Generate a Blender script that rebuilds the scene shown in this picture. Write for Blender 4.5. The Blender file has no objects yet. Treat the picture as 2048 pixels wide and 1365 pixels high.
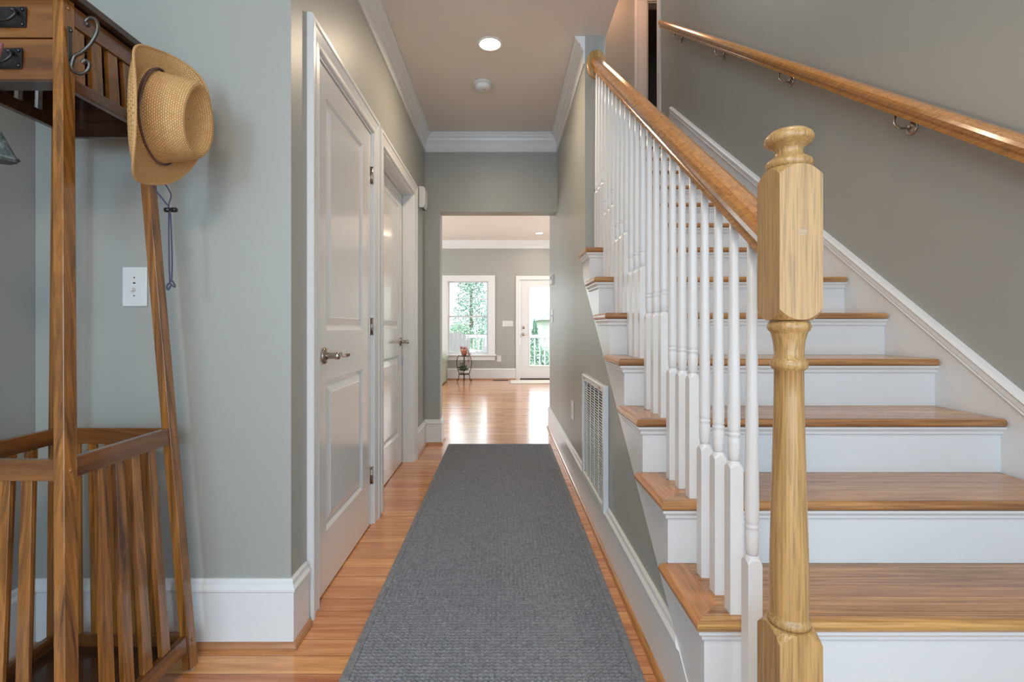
import bpy, bmesh, math, random
import numpy as np
from mathutils import Vector, Matrix
random.seed(7); np.random.seed(7)
S = bpy.context.scene
C = S.collection
# ------------------------------------------------------------------ camera, world, light, exposure
F = 980.0; H = 1.06
cd = bpy.data.cameras.new('camera'); cam = bpy.data.objects.new('camera', cd); C.objects.link(cam)
cam.location = (0, 0, H); cam.rotation_euler = (math.pi/2, 0, 0)
cd.sensor_width = 36; cd.lens = 36*F/2048; cd.clip_start = 0.05
cd.shift_x = (1024-1006)/2048; cd.shift_y = -(682.5-654)/2048*-1*-1
S.camera = cam
S.view_settings.view_transform = 'Standard'; S.view_settings.look = 'None'
S.view_settings.gamma = 1; S.view_settings.use_curve_mapping = False
S.view_settings.exposure = 0.0
W = bpy.data.worlds.new('sky'); S.world = W; W.use_nodes = True
bg = W.node_tree.nodes['Background']; bg.inputs[0].default_value = (0.86, 0.94, 1.0, 1); bg.inputs[1].default_value = 4.4

def area(name, loc, rot, sx, sy, power, col, spread=math.pi, shape='RECTANGLE'):
    l = bpy.data.lights.new(name, 'AREA'); l.shape = shape; l.size = sx; l.size_y = sy
    l.energy = power; l.color = col; l.spread = spread
    o = bpy.data.objects.new(name, l); o.location = loc; o.rotation_euler = rot; C.objects.link(o)
    return o
R90 = math.pi/2
# daylight through the glazed front door and its side lights behind the camera, and the windows over it
area('front_door_daylight', (0.1, -2.5, 1.25), (R90, 0, 0), 3.0, 2.2, 78, (0.44, 0.72, 1.0))
area('sidelight_daylight', (-1.35, -2.3, 1.9), (R90, 0, math.radians(-12)), 0.35, 1.2, 26, (0.55, 0.78, 1.0))
area('hall_door_fill', (1.68, -1.2, 1.45), (R90, 0, R90), 1.6, 1.7, 30, (0.70, 0.86, 1.0))  # added fill to brighten the hall doors; this wall has no opening
area('transom_daylight', (1.1, -2.5, 4.3), (R90, 0, 0), 1.1, 1.6, 11, (0.66, 0.82, 1.0))
# unseen fill added at both far room side walls, which have no windows
area('far_room_fill_left', (-3.9, 7.3, 1.5), (R90, 0, -R90), 2.6, 1.7, 115, (0.80, 0.91, 1.0))
area('far_room_fill_right', (2.9, 7.6, 1.5), (R90, 0, R90), 2.2, 1.7, 80, (0.80, 0.91, 1.0))
area('stairwell_fill', (0.64, 2.2, 4.5), (R90, 0, -R90), 1.8, 1.3, 30, (0.80, 0.90, 1.0))  # added fill for the stairwell wall, no window stands here
# lamps upstairs and in the foyer ceiling (outside the view)
area('foyer_lamp', (-0.3, -0.6, 2.78), (0, 0, 0), 0.5, 0.5, 26, (1.0, 0.80, 0.60), shape='DISK')
area('upstairs_lamp', (1.45, 5.7, 5.55), (0, 0, 0), 0.35, 0.35, 9, (1.0, 0.50, 0.26), shape='DISK')
area('stair_lamp', (1.15, 1.0, 5.55), (0, 0, 0), 0.35, 0.35, 36, (1.0, 0.80, 0.64), shape='DISK')
for nm, x, y, z, sx, sy, rz in (('window_portal', -0.95, 9.98, 1.25, 1.7, 1.5, 0), ('door_portal', 0.8, 9.98, 1.07, 0.56, 1.6, 0)):
    p = area(nm, (x, y, z), (-R90, 0, 0), sx, sy, 10, (1, 1, 1)); p.data.cycles.is_portal = True

# ------------------------------------------------------------------ materials
def mat(name, col, rough=0.5, metal=0, spec=0.5, coat=0, emit=None, es=1):
    m = bpy.data.materials.new(name); m.use_nodes = True
    b = m.node_tree.nodes['Principled BSDF']
    b.inputs['Base Color'].default_value = (*col, 1); b.inputs['Roughness'].default_value = rough
    b.inputs['Metallic'].default_value = metal; b.inputs['Specular IOR Level'].default_value = spec
    b.inputs['Coat Weight'].default_value = coat; b.inputs['Coat Roughness'].default_value = 0.12
    if emit: b.inputs['Emission Color'].default_value = (*emit, 1); b.inputs['Emission Strength'].default_value = es
    return m
def N(m, t, **kw):
    n = m.node_tree.nodes.new(t)
    for k, v in kw.items():
        if k in n.inputs: n.inputs[k].default_value = v
        else: setattr(n, k, v)
    return n
def L(m, a, b): m.node_tree.links.new(a, b)
def bsdf(m): return m.node_tree.nodes['Principled BSDF']
def paint(name, col, rough, bump=0.02, sc=260, vary=0.03):
    m = mat(name, col, rough)
    tc = N(m, 'ShaderNodeNewGeometry')
    n = N(m, 'ShaderNodeTexNoise', Scale=float(sc), Detail=2.0); L(m, tc.outputs['Position'], n.inputs['Vector'])
    b = N(m, 'ShaderNodeBump', Strength=bump, Distance=0.01); L(m, n.outputs['Fac'], b.inputs['Height']); L(m, b.outputs[0], bsdf(m).inputs['Normal'])
    n2 = N(m, 'ShaderNodeTexNoise', Scale=1.7, Detail=2.0); L(m, tc.outputs['Position'], n2.inputs['Vector'])
    r = N(m, 'ShaderNodeMixRGB'); r.inputs[1].default_value = (*[c*(1-vary) for c in col], 1); r.inputs[2].default_value = (*[min(1, c*(1+vary)) for c in col], 1)
    L(m, n2.outputs['Fac'], r.inputs[0]); L(m, r.outputs[0], bsdf(m).inputs['Base Color'])
    return m
def wood(name, dark, light, axis='Z', rough=0.3, sc=1.0, coat=0.3, stretch=14, pores=0.5, contrast=(0.3, 0.75), obj=False, planks=None):
    """grain runs along axis; optional planks=(plank length, plank width, gap) laid along X in the XY plane"""
    m = mat(name, light, rough, coat=coat)
    if obj: src = N(m, 'ShaderNodeTexCoord').outputs['Object']
    else: src = N(m, 'ShaderNodeNewGeometry').outputs['Position']
    vec = src
    if planks:
        br = N(m, 'ShaderNodeTexBrick'); br.offset = 0.37; br.offset_frequency = 2; br.squash = 1
        br.inputs['Color1'].default_value = (0, 0, 0, 1); br.inputs['Color2'].default_value = (1, 1, 1, 1); br.inputs['Mortar'].default_value = (0.5, 0.5, 0.5, 1)
        br.inputs['Scale'].default_value = 1; br.inputs['Brick Width'].default_value = planks[0]; br.inputs['Row Height'].default_value = planks[1]
        br.inputs['Mortar Size'].default_value = planks[2]; br.inputs['Bias'].default_value = 0.0; br.inputs['Mortar Smooth'].default_value = 0.1
        if axis == 'Y':
            sw = N(m, 'ShaderNodeMapping'); sw.inputs['Rotation'].default_value = (0, 0, R90); L(m, src, sw.inputs['Vector']); L(m, sw.outputs[0], br.inputs['Vector'])
        else: L(m, src, br.inputs['Vector'])
        va = N(m, 'ShaderNodeVectorMath', operation='SCALE'); va.inputs[3].default_value = 17.0; L(m, br.outputs['Color'], va.inputs[0])
        vb = N(m, 'ShaderNodeVectorMath', operation='ADD'); L(m, src, vb.inputs[0]); L(m, va.outputs[0], vb.inputs[1]); vec = vb.outputs[0]
    mp = N(m, 'ShaderNodeMapping'); s = [stretch*sc]*3; s['XYZ'.index(axis)] = 1.1*sc; mp.inputs['Scale'].default_value = s
    L(m, vec, mp.inputs['Vector'])
    n1 = N(m, 'ShaderNodeTexNoise', Scale=1.0, Detail=6.0, Roughness=0.6, Distortion=1.6); L(m, mp.outputs[0], n1.inputs['Vector'])
    cr = N(m, 'ShaderNodeValToRGB'); cr.color_ramp.elements[0].color = (*dark, 1); cr.color_ramp.elements[1].color = (*light, 1)
    cr.color_ramp.elements[0].position = contrast[0]; cr.color_ramp.elements[1].position = contrast[1]
    L(m, n1.outputs['Fac'], cr.inputs[0])
    mp2 = N(m, 'ShaderNodeMapping'); s = [260*sc]*3; s['XYZ'.index(axis)] = 9*sc; mp2.inputs['Scale'].default_value = s; L(m, vec, mp2.inputs['Vector'])
    n2 = N(m, 'ShaderNodeTexNoise', Scale=1.0, Detail=3.0); L(m, mp2.outputs[0], n2.inputs['Vector'])
    pr = N(m, 'ShaderNodeMapRange'); pr.inputs[1].default_value = 0.3; pr.inputs[2].default_value = 0.55; pr.inputs[3].default_value = 1-pores*0.5; pr.inputs[4].default_value = 1.0
    L(m, n2.outputs['Fac'], pr.inputs[0])
    mul = N(m, 'ShaderNodeMixRGB', blend_type='MULTIPLY'); mul.inputs[0].default_value = 1; L(m, cr.outputs[0], mul.inputs[1]); L(m, pr.outputs[0], mul.inputs[2])
    out = mul.outputs[0]
    if planks:
        hs = N(m, 'ShaderNodeHueSaturation'); L(m, out, hs.inputs['Color'])
        sp = N(m, 'ShaderNodeMapRange'); sp.inputs[3].default_value = 0.86; sp.inputs[4].default_value = 1.12; L(m, br.outputs['Color'], sp.inputs[0]); L(m, sp.outputs[0], hs.inputs['Value'])
        hh = N(m, 'ShaderNodeMapRange'); hh.inputs[3].default_value = 0.492; hh.inputs[4].default_value = 0.507; L(m, br.outputs['Color'], hh.inputs[0]); L(m, hh.outputs[0], hs.inputs['Hue'])
        gm = N(m, 'ShaderNodeMixRGB', blend_type='MIX'); L(m, br.outputs['Fac'], gm.inputs[0]); L(m, hs.outputs[0], gm.inputs[1]); gm.inputs[2].default_value = (*[c*0.35 for c in dark], 1)
        out = gm.outputs[0]
    L(m, out, bsdf(m).inputs['Base Color'])
    bp = N(m, 'ShaderNodeBump', Strength=0.06, Distance=0.01); L(m, n2.outputs['Fac'], bp.inputs['Height']); L(m, bp.outputs[0], bsdf(m).inputs['Normal'])
    return m

M = {}
M['wall'] = paint('sage_wall_paint', (0.395, 0.392, 0.352), 0.42, 0.04)
M['ceil'] = paint('ceiling_paint', (0.80, 0.725, 0.65), 0.8, 0.03)
M['trim'] = paint('white_trim_paint', (0.82, 0.81, 0.79), 0.28, 0.006, 90, 0.012)
M['door'] = paint('white_door_paint', (0.83, 0.815, 0.79), 0.20, 0.012, 60, 0.012)
bsdf(M['door']).inputs['Coat Weight'].default_value = 0.6; bsdf(M['wall']).inputs['Specular IOR Level'].default_value = 0.65
M['floor'] = wood('oak_strip_floor', (0.50, 0.170, 0.050), (0.88, 0.42, 0.17), 'X', 0.15, 0.9, 0.45, 22, 0.45, (0.30, 0.66), planks=(1.15, 0.083, 0.0012))
M['floorY'] = wood('oak_border_board', (0.42, 0.145, 0.045), (0.68, 0.31, 0.125), 'Y', 0.16, 0.9, 0.25, 15, 0.35, (0.25, 0.7))
M['treadX'] = wood('oak_stair_tread', (0.30, 0.130, 0.045), (0.62, 0.325, 0.115), 'X', 0.27, 1.0, 0.3, 26, 0.6, (0.34, 0.60), planks=(9.0, 0.083, 0.0006))
M['treadY'] = wood('oak_tread_return', (0.46, 0.175, 0.055), (0.72, 0.34, 0.12), 'Y', 0.27, 1.0, 0.3, 24, 0.6)
M['rail'] = wood('oak_handrail', (0.44, 0.175, 0.038), (0.66, 0.30, 0.078), 'Y', 0.2, 1.0, 0.5, 34, 0.7)
M['shoe'] = wood('oak_shoe_molding', (0.40, 0.17, 0.07), (0.60, 0.29, 0.13), 'X', 0.3)
M['newel'] = wood('pale_oak_newel', (0.44, 0.245, 0.082), (0.575, 0.345, 0.132), 'Z', 0.32, 1.0, 0.12, 60, 0.75, (0.30, 0.62))
M['plug'] = wood('oak_plug', (0.40, 0.24, 0.10), (0.52, 0.33, 0.15), 'X', 0.24, 1.0, 0.4, 60, 0.75)
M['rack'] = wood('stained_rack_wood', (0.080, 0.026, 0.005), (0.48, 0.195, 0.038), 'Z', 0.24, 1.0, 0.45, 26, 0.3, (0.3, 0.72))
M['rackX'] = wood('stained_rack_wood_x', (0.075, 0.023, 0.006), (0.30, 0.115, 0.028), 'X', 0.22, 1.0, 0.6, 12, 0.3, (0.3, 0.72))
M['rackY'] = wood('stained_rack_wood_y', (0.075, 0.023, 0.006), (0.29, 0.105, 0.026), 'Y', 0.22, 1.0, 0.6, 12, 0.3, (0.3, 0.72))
M['rack_shade'] = wood('shaded_rack_wood', (0.028, 0.010, 0.005), (0.085, 0.032, 0.014), 'X', 0.25, 1.0, 0.5, 12, 0.3)  # same rack wood darkened; shade of inner and underside parts put into colour
M['iron'] = mat('dark_pewter', (0.055, 0.052, 0.055), 0.34, 0.8)
M['hook'] = mat('antique_pewter', (0.13, 0.12, 0.105), 0.34, 0.9)
M['nickel'] = mat('satin_nickel', (0.46, 0.40, 0.345), 0.24, 1.0)
M['plastic'] = mat('white_plastic', (0.75, 0.74, 0.71), 0.3)
M['vent'] = mat('white_enamel', (0.76, 0.76, 0.74), 0.3)
M['black'] = mat('black_plastic', (0.012, 0.012, 0.013), 0.35)
M['dark'] = mat('dark_void', (0.03, 0.028, 0.026), 0.9)
M['wire'] = mat('black_wire', (0.03, 0.025, 0.028), 0.45, 0.5)
M['terra'] = mat('terracotta', (0.62, 0.27, 0.19), 0.7)
M['pink'] = mat('pink_petal', (0.70, 0.28, 0.34), 0.6)
M['leaf'] = paint('house_plant_leaf', (0.075, 0.14, 0.07), 0.5, 0.05, 60, 0.3)
M['sofa'] = paint('sage_upholstery', (0.36, 0.37, 0.25), 0.9, 0.3, 400, 0.06)
M['mat'] = paint('cream_mat', (0.74, 0.70, 0.62), 0.9, 0.4, 300, 0.05)
M['deck'] = wood('grey_deck_boards', (0.42, 0.40, 0.37), (0.55, 0.53, 0.50), 'X', 0.7, 1, 0, 12, 0.3, planks=(3, 0.14, 0.006))
M['vinyl'] = mat('white_vinyl', (0.82, 0.82, 0.82), 0.4)
M['outwhite'] = mat('dimmed_white_vinyl', (0.56, 0.56, 0.56), 0.5)  # white vinyl with its colour lowered so outdoor light does not burn it out
M['sash'] = mat('window_sash_white', (0.62, 0.63, 0.61), 0.4)
M['house'] = paint('pale_siding', (0.56, 0.55, 0.53), 0.8)
M['roof'] = paint('grey_shingle', (0.40, 0.41, 0.43), 0.9, 0.3, 60, 0.2)
M['grass'] = paint('lawn_grass', (0.15, 0.25, 0.08), 0.9, 0.4, 30, 0.3)
M['conifer'] = paint('conifer_needles', (0.24, 0.38, 0.30), 0.7, 0.3, 20, 0.35)
M['bush'] = paint('shrub_leaves', (0.30, 0.43, 0.32), 0.7, 0.3, 20, 0.35)
M['bark'] = paint('tree_bark', (0.16, 0.12, 0.09), 0.9, 0.4, 40, 0.2)
M['cloth'] = wood('grey_green_cloth', (0.035, 0.045, 0.045), (0.16, 0.20, 0.20), 'Z', 0.7, 1.0, 0, 40, 0.3, (0.35, 0.65))
M['strap'] = mat('mauve_strap', (0.25, 0.075, 0.085), 0.55)
M['cord'] = mat('blue_grey_cord', (0.075, 0.07, 0.11), 0.75)
M['band'] = mat('brown_hat_band', (0.115, 0.06, 0.045), 0.6)
M['lampglow'] = mat('lamp_glow', (1, 0.9, 0.75), 0.5, emit=(1.0, 0.83, 0.60), es=7)
M['lamptrim'] = mat('lamp_trim', (0.85, 0.82, 0.78), 0.35)
M['felt'] = mat('grey_felt', (0.55, 0.55, 0.55), 0.9)

g = mat('window_glass', (1, 1, 1), 0.0)
nt = g.node_tree; nt.nodes.remove(bsdf(g))
tr = nt.nodes.new('ShaderNodeBsdfTransparent'); gl = nt.nodes.new('ShaderNodeBsdfGlossy'); gl.inputs['Roughness'].default_value = 0.02
mx = nt.nodes.new('ShaderNodeMixShader'); mx.inputs[0].default_value = 0.05
nt.links.new(tr.outputs[0], mx.inputs[1]); nt.links.new(gl.outputs[0], mx.inputs[2]); nt.links.new(mx.outputs[0], nt.nodes['Material Output'].inputs[0])
M['glass'] = g

# straw weave: brick pattern on the mesh's UV
m = mat('woven_straw', (0.6, 0.38, 0.17), 0.65)
uv = N(m, 'ShaderNodeUVMap')
br = N(m, 'ShaderNodeTexBrick'); br.offset = 0.5
br.inputs['Color1'].default_value = (0.68, 0.38, 0.14, 1); br.inputs['Color2'].default_value = (0.76, 0.47, 0.20, 1); br.inputs['Mortar'].default_value = (0.38, 0.185, 0.058, 1)
br.inputs['Scale'].default_value = 1; br.inputs['Brick Width'].default_value = 0.0066; br.inputs['Row Height'].default_value = 0.0058
br.inputs['Mortar Size'].default_value = 0.0012; br.inputs['Mortar Smooth'].default_value = 1.0
L(m, uv.outputs[0], br.inputs['Vector']); sn = N(m, 'ShaderNodeTexNoise', Scale=900.0, Detail=2.0); sg = N(m, 'ShaderNodeNewGeometry'); L(m, sg.outputs['Position'], sn.inputs['Vector'])
sr = N(m, 'ShaderNodeMapRange'); sr.inputs[3].default_value = 0.7; sr.inputs[4].default_value = 1.2; L(m, sn.outputs['Fac'], sr.inputs[0])
sm_ = N(m, 'ShaderNodeMixRGB', blend_type='MULTIPLY'); sm_.inputs[0].default_value = 1; L(m, br.outputs['Color'], sm_.inputs[1]); L(m, sr.outputs[0], sm_.inputs[2]); L(m, sm_.outputs[0], bsdf(m).inputs['Base Color'])
iv = N(m, 'ShaderNodeMath', operation='SUBTRACT'); iv.inputs[0].default_value = 1; L(m, br.outputs['Fac'], iv.inputs[1])
b = N(m, 'ShaderNodeBump', Strength=0.5, Distance=0.002); L(m, iv.outputs[0], b.inputs['Height']); L(m, b.outputs[0], bsdf(m).inputs['Normal'])
M['straw'] = m
M['strawedge'] = paint('straw_edge', (0.64, 0.37, 0.15), 0.65, 0.5, 500, 0.15)
# rug yarn
m = mat('grey_rug_yarn', (0.16, 0.16, 0.16), 0.95, spec=0.15)
ge = N(m, 'ShaderNodeNewGeometry')
n = N(m, 'ShaderNodeTexNoise', Scale=420.0, Detail=3.0); L(m, ge.outputs['Position'], n.inputs['Vector'])
n2 = N(m, 'ShaderNodeTexNoise', Scale=190.0, Detail=3.0); L(m, ge.outputs['Position'], n2.inputs['Vector'])
n3 = N(m, 'ShaderNodeTexNoise', Scale=70.0, Detail=2.0); L(m, ge.outputs['Position'], n3.inputs['Vector'])
a1 = N(m, 'ShaderNodeMath', operation='ADD'); L(m, n.outputs['Fac'], a1.inputs[0]); L(m, n2.outputs['Fac'], a1.inputs[1])
a2 = N(m, 'ShaderNodeMath', operation='ADD'); L(m, a1.outputs[0], a2.inputs[0]); L(m, n3.outputs['Fac'], a2.inputs[1])
mr = N(m, 'ShaderNodeMapRange'); mr.inputs[1].default_value = 1.0; mr.inputs[2].default_value = 2.0; L(m, a2.outputs[0], mr.inputs[0])
cr = N(m, 'ShaderNodeValToRGB'); cr.color_ramp.elements[0].color = (0.135, 0.138, 0.155, 1); cr.color_ramp.elements[1].color = (0.345, 0.35, 0.37, 1)
L(m, mr.outputs[0], cr.inputs[0]); L(m, cr.outputs[0], bsdf(m).inputs['Base Color'])
b = N(m, 'ShaderNodeBump', Strength=0.6, Distance=0.002); L(m, n.outputs['Fac'], b.inputs['Height']); L(m, b.outputs[0], bsdf(m).inputs['Normal'])
M['rug'] = m

# ------------------------------------------------------------------ mesh helpers
class MB:
    """collects shapes in world coordinates and links them as one mesh object"""
    def __init__(s): s.v = []; s.f = []; s.sm = []
    def add(s, vs, fs, smooth=False):
        o = len(s.v); s.v += [tuple(p) for p in vs]; s.f += [[i+o for i in f] for f in fs]; s.sm += [smooth]*len(fs); return s
    def box(s, x0, x1, y0, y1, z0, z1):
        return s.hexa([(x0, y0, z0), (x1, y0, z0), (x1, y1, z0), (x0, y1, z0)], [(x0, y0, z1), (x1, y0, z1), (x1, y1, z1), (x0, y1, z1)])
    def hexa(s, a, b):
        return s.add(list(a)+list(b), [(3, 2, 1, 0), (4, 5, 6, 7), (0, 1, 5, 4), (1, 2, 6, 5), (2, 3, 7, 6), (3, 0, 4, 7)])
    def loft(s, A, B, smooth=False):
        n = len(A)
        return s.add(list(A)+list(B), [list(range(n))[::-1], list(range(n, 2*n))]+[(i, (i+1) % n, n+(i+1) % n, n+i) for i in range(n)], smooth)
    def prism(s, poly, axis, a, b):
        def P(u, v, w): return {'X': (w, u, v), 'Y': (u, w, v), 'Z': (u, v, w)}[axis]
        return s.loft([P(u, v, a) for u, v in poly], [P(u, v, b) for u, v in poly])
    def rings(s, rs, cap=True, smooth=True):
        n = len(rs[0]); vs = [p for r in rs for p in r]; fs = []
        for k in range(len(rs)-1):
            for i in range(n):
                fs.append((k*n+i, k*n+(i+1) % n, (k+1)*n+(i+1) % n, (k+1)*n+i))
        if cap: fs.append(list(range(n))[::-1]); fs.append([(len(rs)-1)*n+i for i in range(n)])
        return s.add(vs, fs, smooth)
    def lathe(s, prof, c, axis='Z', n=24, rot=0):
        rs = []
        for r, h in prof:
            ring = []
            for i in range(n):
                a = 2*math.pi*i/n+rot; u, v = r*math.cos(a), r*math.sin(a)
                p = {'Z': (u, v, h), 'Y': (u, h, v), 'X': (h, u, v)}[axis]
                ring.append((c[0]+p[0], c[1]+p[1], c[2]+p[2]))
            rs.append(ring)
        return s.rings(rs)
    def tube(s, pts, r, n=8, closed=False):
        pts = [Vector(p) for p in pts]; rr = r if isinstance(r, (list, tuple)) else [r]*len(pts)
        rs = []; up = None
        for i, p in enumerate(pts):
            t = (pts[min(i+1, len(pts)-1)]-pts[max(i-1, 0)]).normalized()
            if up is None: up = Vector((0, 0, 1)) if abs(t.z) < 0.9 else Vector((1, 0, 0))
            u = (up-t*up.dot(t)).normalized(); up = u; w = t.cross(u)
            rs.append([p+(u*math.cos(2*math.pi*k/n)+w*math.sin(2*math.pi*k/n))*rr[i] for k in range(n)])
        return s.rings(rs)
    def build(s, name, m, parent=None, bevel=0, seg=2, loc=None, autosmooth=False):
        me = bpy.data.meshes.new(name)
        if parent is not None: base = world_loc(parent)
        elif loc is not None: base = Vector(loc)
        else: base = Vector((0, 0, 0))
        org = Vector(loc) if loc is not None else base
        me.from_pydata([tuple(Vector(p)-org) for p in s.v], [], s.f)
        me.materials.append(m); me.polygons.foreach_set('use_smooth', s.sm)
        bm = bmesh.new(); bm.from_mesh(me); bmesh.ops.recalc_face_normals(bm, faces=bm.faces); bm.to_mesh(me); bm.free(); me.update()
        o = bpy.data.objects.new(name, me); C.objects.link(o)
        if parent is not None: o.parent = parent; o.location = org-base
        else: o.location = org
        if bevel:
            b = o.modifiers.new('bevel', 'BEVEL'); b.width = bevel; b.segments = seg; b.limit_method = 'ANGLE'; b.angle_limit = math.radians(40)
            b.harden_normals = False
        return o
def world_loc(o):
    v = Vector(o.location)
    while o.parent is not None: o = o.parent; v = v+Vector(o.location)
    return v
def empty(name, loc, label=None, cat=None, group=None, kind=None):
    o = bpy.data.objects.new(name, None); o.empty_display_size = 0.1; C.objects.link(o); o.location = loc
    if label: tag(o, label, cat, group, kind)
    return o
def tag(o, label=None, cat=None, group=None, kind=None):
    if label: o['label'] = label
    if cat: o['category'] = cat
    if group: o['group'] = group
    if kind: o['kind'] = kind
    return o
def struct(o, label=None, cat=None):
    o['kind'] = 'structure'
    if label: o['label'] = label
    if cat: o['category'] = cat
    return o
def spline(pts, n=8):
    P = [Vector(p) for p in pts]; out = []
    for i in range(len(P)-1):
        p0 = P[max(i-1, 0)]; p1 = P[i]; p2 = P[i+1]; p3 = P[min(i+2, len(P)-1)]
        for k in range(n):
            t = k/n
            out.append(0.5*((2*p1)+(-p0+p2)*t+(2*p0-5*p1+4*p2-p3)*t*t+(-p0+3*p1-3*p2+p3)*t*t*t))
    out.append(P[-1]); return out

# ------------------------------------------------------------------ dimensions
XL = -0.705            # hall left wall face
XR = 0.490             # hall right wall face
YF = 1.63              # foyer wall face
XFL = -1.555           # foyer left wall
YH = 4.42              # header wall
YB = 9.86              # far wall of the far room
ZC = 2.80              # ceiling
XS = 1.72              # stairwell right wall
T, R, D0 = 0.2563, 0.187, 2.426
def nose(k): return (D0+k)*T
SL = R/T
ZU = 17*R              # upper floor
YE = 2.928             # near end of the wall beside the stairs
ZU2 = 5.62

# ------------------------------------------------------------------ shell
b = MB().box(-4.2, 3.2, -2.6, YB+0.16, -0.06, 0.0); struct(b.build('floor', M['floor']), 'honey oak strip floor laid across the hall', 'floor')
c = MB().box(-4.2, 0.615, -2.6, YB+0.15, ZC, ZU); c.box(0.615, 3.2, 5.06, YB+0.15, ZC, ZU-0.001)
struct(c.build('ceiling', M['ceil']), 'flat white ceiling of hall and far room', 'ceiling')
struct(MB().box(0.49, 4.2, -2.6, 6.5, ZU2, ZU2+0.1).build('ceiling', M['ceil']), 'high ceiling over the stairwell', 'ceiling')
# walls
struct(MB().box(XFL-0.1, XL, YF, YF+0.11, 0, ZC).build('wall_foyer', M['wall']), 'pale sage wall behind the coat rack', 'wall')
struct(MB().box(XFL-0.1, XFL, -2.6, YF, 0, ZC).build('wall_entry_left', M['wall']), 'sage side wall left of the coat rack', 'wall')
w = MB()
def yz_wall(w, x0, x1, y0, y1, z0, z1, holes):
    cur = y0
    for (a, bb, za, zb) in sorted(holes):
        if a > cur: w.box(x0, x1, cur, a, z0, z1)
        if za > z0: w.box(x0, x1, a, bb, z0, za)
        if zb < z1: w.box(x0, x1, a, bb, zb, z1)
        cur = bb
    if cur < y1: w.box(x0, x1, cur, y1, z0, z1)
def xz_wall(w, y0, y1, x0, x1, z0, z1, holes):
    cur = x0
    for (a, bb, za, zb) in sorted(holes):
        if a > cur: w.box(cur, a, y0, y1, z0, z1)
        if za > z0: w.box(a, bb, y0, y1, z0, za)
        if zb < z1: w.box(a, bb, y0, y1, zb, z1)
        cur = bb
    if cur < x1: w.box(cur, x1, y0, y1, z0, z1)
yz_wall(w, XL-0.12, XL, YF+0.11, YH, 0, ZC, [(1.85, 2.64, 0, 2.10), (2.84, 3.85, 0, 2.10)])
struct(w.build('wall_left', M['wall']), 'left hall wall with two white doors', 'wall')
struct(MB().box(-0.955, -0.95, 1.75, 4.3, 0, ZC).build('wall_closet', M['dark']), 'dark closet interior behind the hall doors', 'wall')
w = MB(); w.box(-4.2, -0.568, YH, YH+0.155, 0, ZC); w.box(-0.568, XR, YH, YH+0.155, 2.097, ZC)
struct(w.build('wall_header', M['wall']), 'sage header wall over the opening at the hall end', 'wall')
# right wall under the stairs: follows the steps, then rises to the ceiling
poly = [(5.15, 0), (5.15, ZU2), (-2.6, ZU2), (-2.6, ZU-0.0), (0, ZU)]
w = MB()
for k in range(1, 9):
    w.box(XR, 0.612, nose(k)+0.049, nose(k+1)+0.049 if k < 8 else YE, 0, k*R-0.029)
w.box(XR, 0.612, YE, 5.15, 0, ZC)
struct(w.build('wall_right', M['wall']), 'right hall wall stepping down under the staircase', 'wall')
w = MB(); w.box(0.612, 3.2, 5.05, 5.15, 0, ZC)
struct(w.build('wall_under_landing', M['wall']), 'wall closing the stairs toward the far room', 'wall')
w = MB(); w.box(0.500, 0.6145, -2.6, 5.05, ZU, ZU2)
struct(w.build('wall_stair_upper', M['wall']), 'upper stairwell wall above the hall ceiling', 'wall')
w = MB(); w.box(XS, XS+0.12, -2.6, 5.43, 0, ZU2)
struct(w.build('wall_stair', M['wall']), 'tall sage stairwell wall with a wall handrail', 'wall')
w = MB(); xz_wall(w, 6.3, 6.42, -0.2, 4.2, ZU, ZU2, [(1.85, 2.62, ZU, ZU+2.06)]); struct(w.build('wall_upstairs', M['wall']), 'upstairs hall wall at the head of the stairs', 'wall')
w = MB(); w.box(-0.2, -0.1, 5.15, 6.3, ZU, ZU2); w.box(4.1, 4.2, 5.1, 6.3, ZU, ZU2); w.box(XS+0.12, 4.2, 5.0, 5.1, ZU, ZU2); w.box(-0.2, 0.5, 5.05, 5.15, ZU, ZU2)
struct(w.build('wall_upstairs_side', M['wall']), 'side walls of the upstairs hall', 'wall')
w = MB(); w.box(1.5, 3.0, 8.2, 8.3, ZU, ZU2); w.box(1.4, 1.5, 6.42, 8.3, ZU, ZU2); w.box(3.0, 3.1, 6.42, 8.3, ZU, ZU2); w.box(1.4, 3.1, 6.42, 8.3, ZU2, ZU2+0.1)
struct(w.build('wall_bedroom', M['wall']), 'dim room behind the upstairs door', 'wall')
# front wall behind the camera (closes foyer)
w = MB(); w.box(XFL-0.1, XS+0.12, -2.75, -2.6, 0, ZU2); struct(w.build('wall_front', M['wall']), 'front wall behind the viewpoint', 'wall')
# far room
w = MB(); xz_wall(w, YB, YB+0.16, -4.2, 3.2, 0, ZC, [(-2.02, -0.29, 0.50, 1.99), (0.335, 1.27, 0, 2.01)])
struct(w.build('wall_far', M['wall']), 'far room wall with window and glazed door', 'wall')
w = MB(); w.box(-4.3, -4.2, YH, YB+0.16, 0, ZC); w.box(3.2, 3.3, 5.0, YB+0.16, 0, ZC); struct(w.build('wall_far_side', M['wall']), 'side walls of the far room', 'wall')

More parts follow.
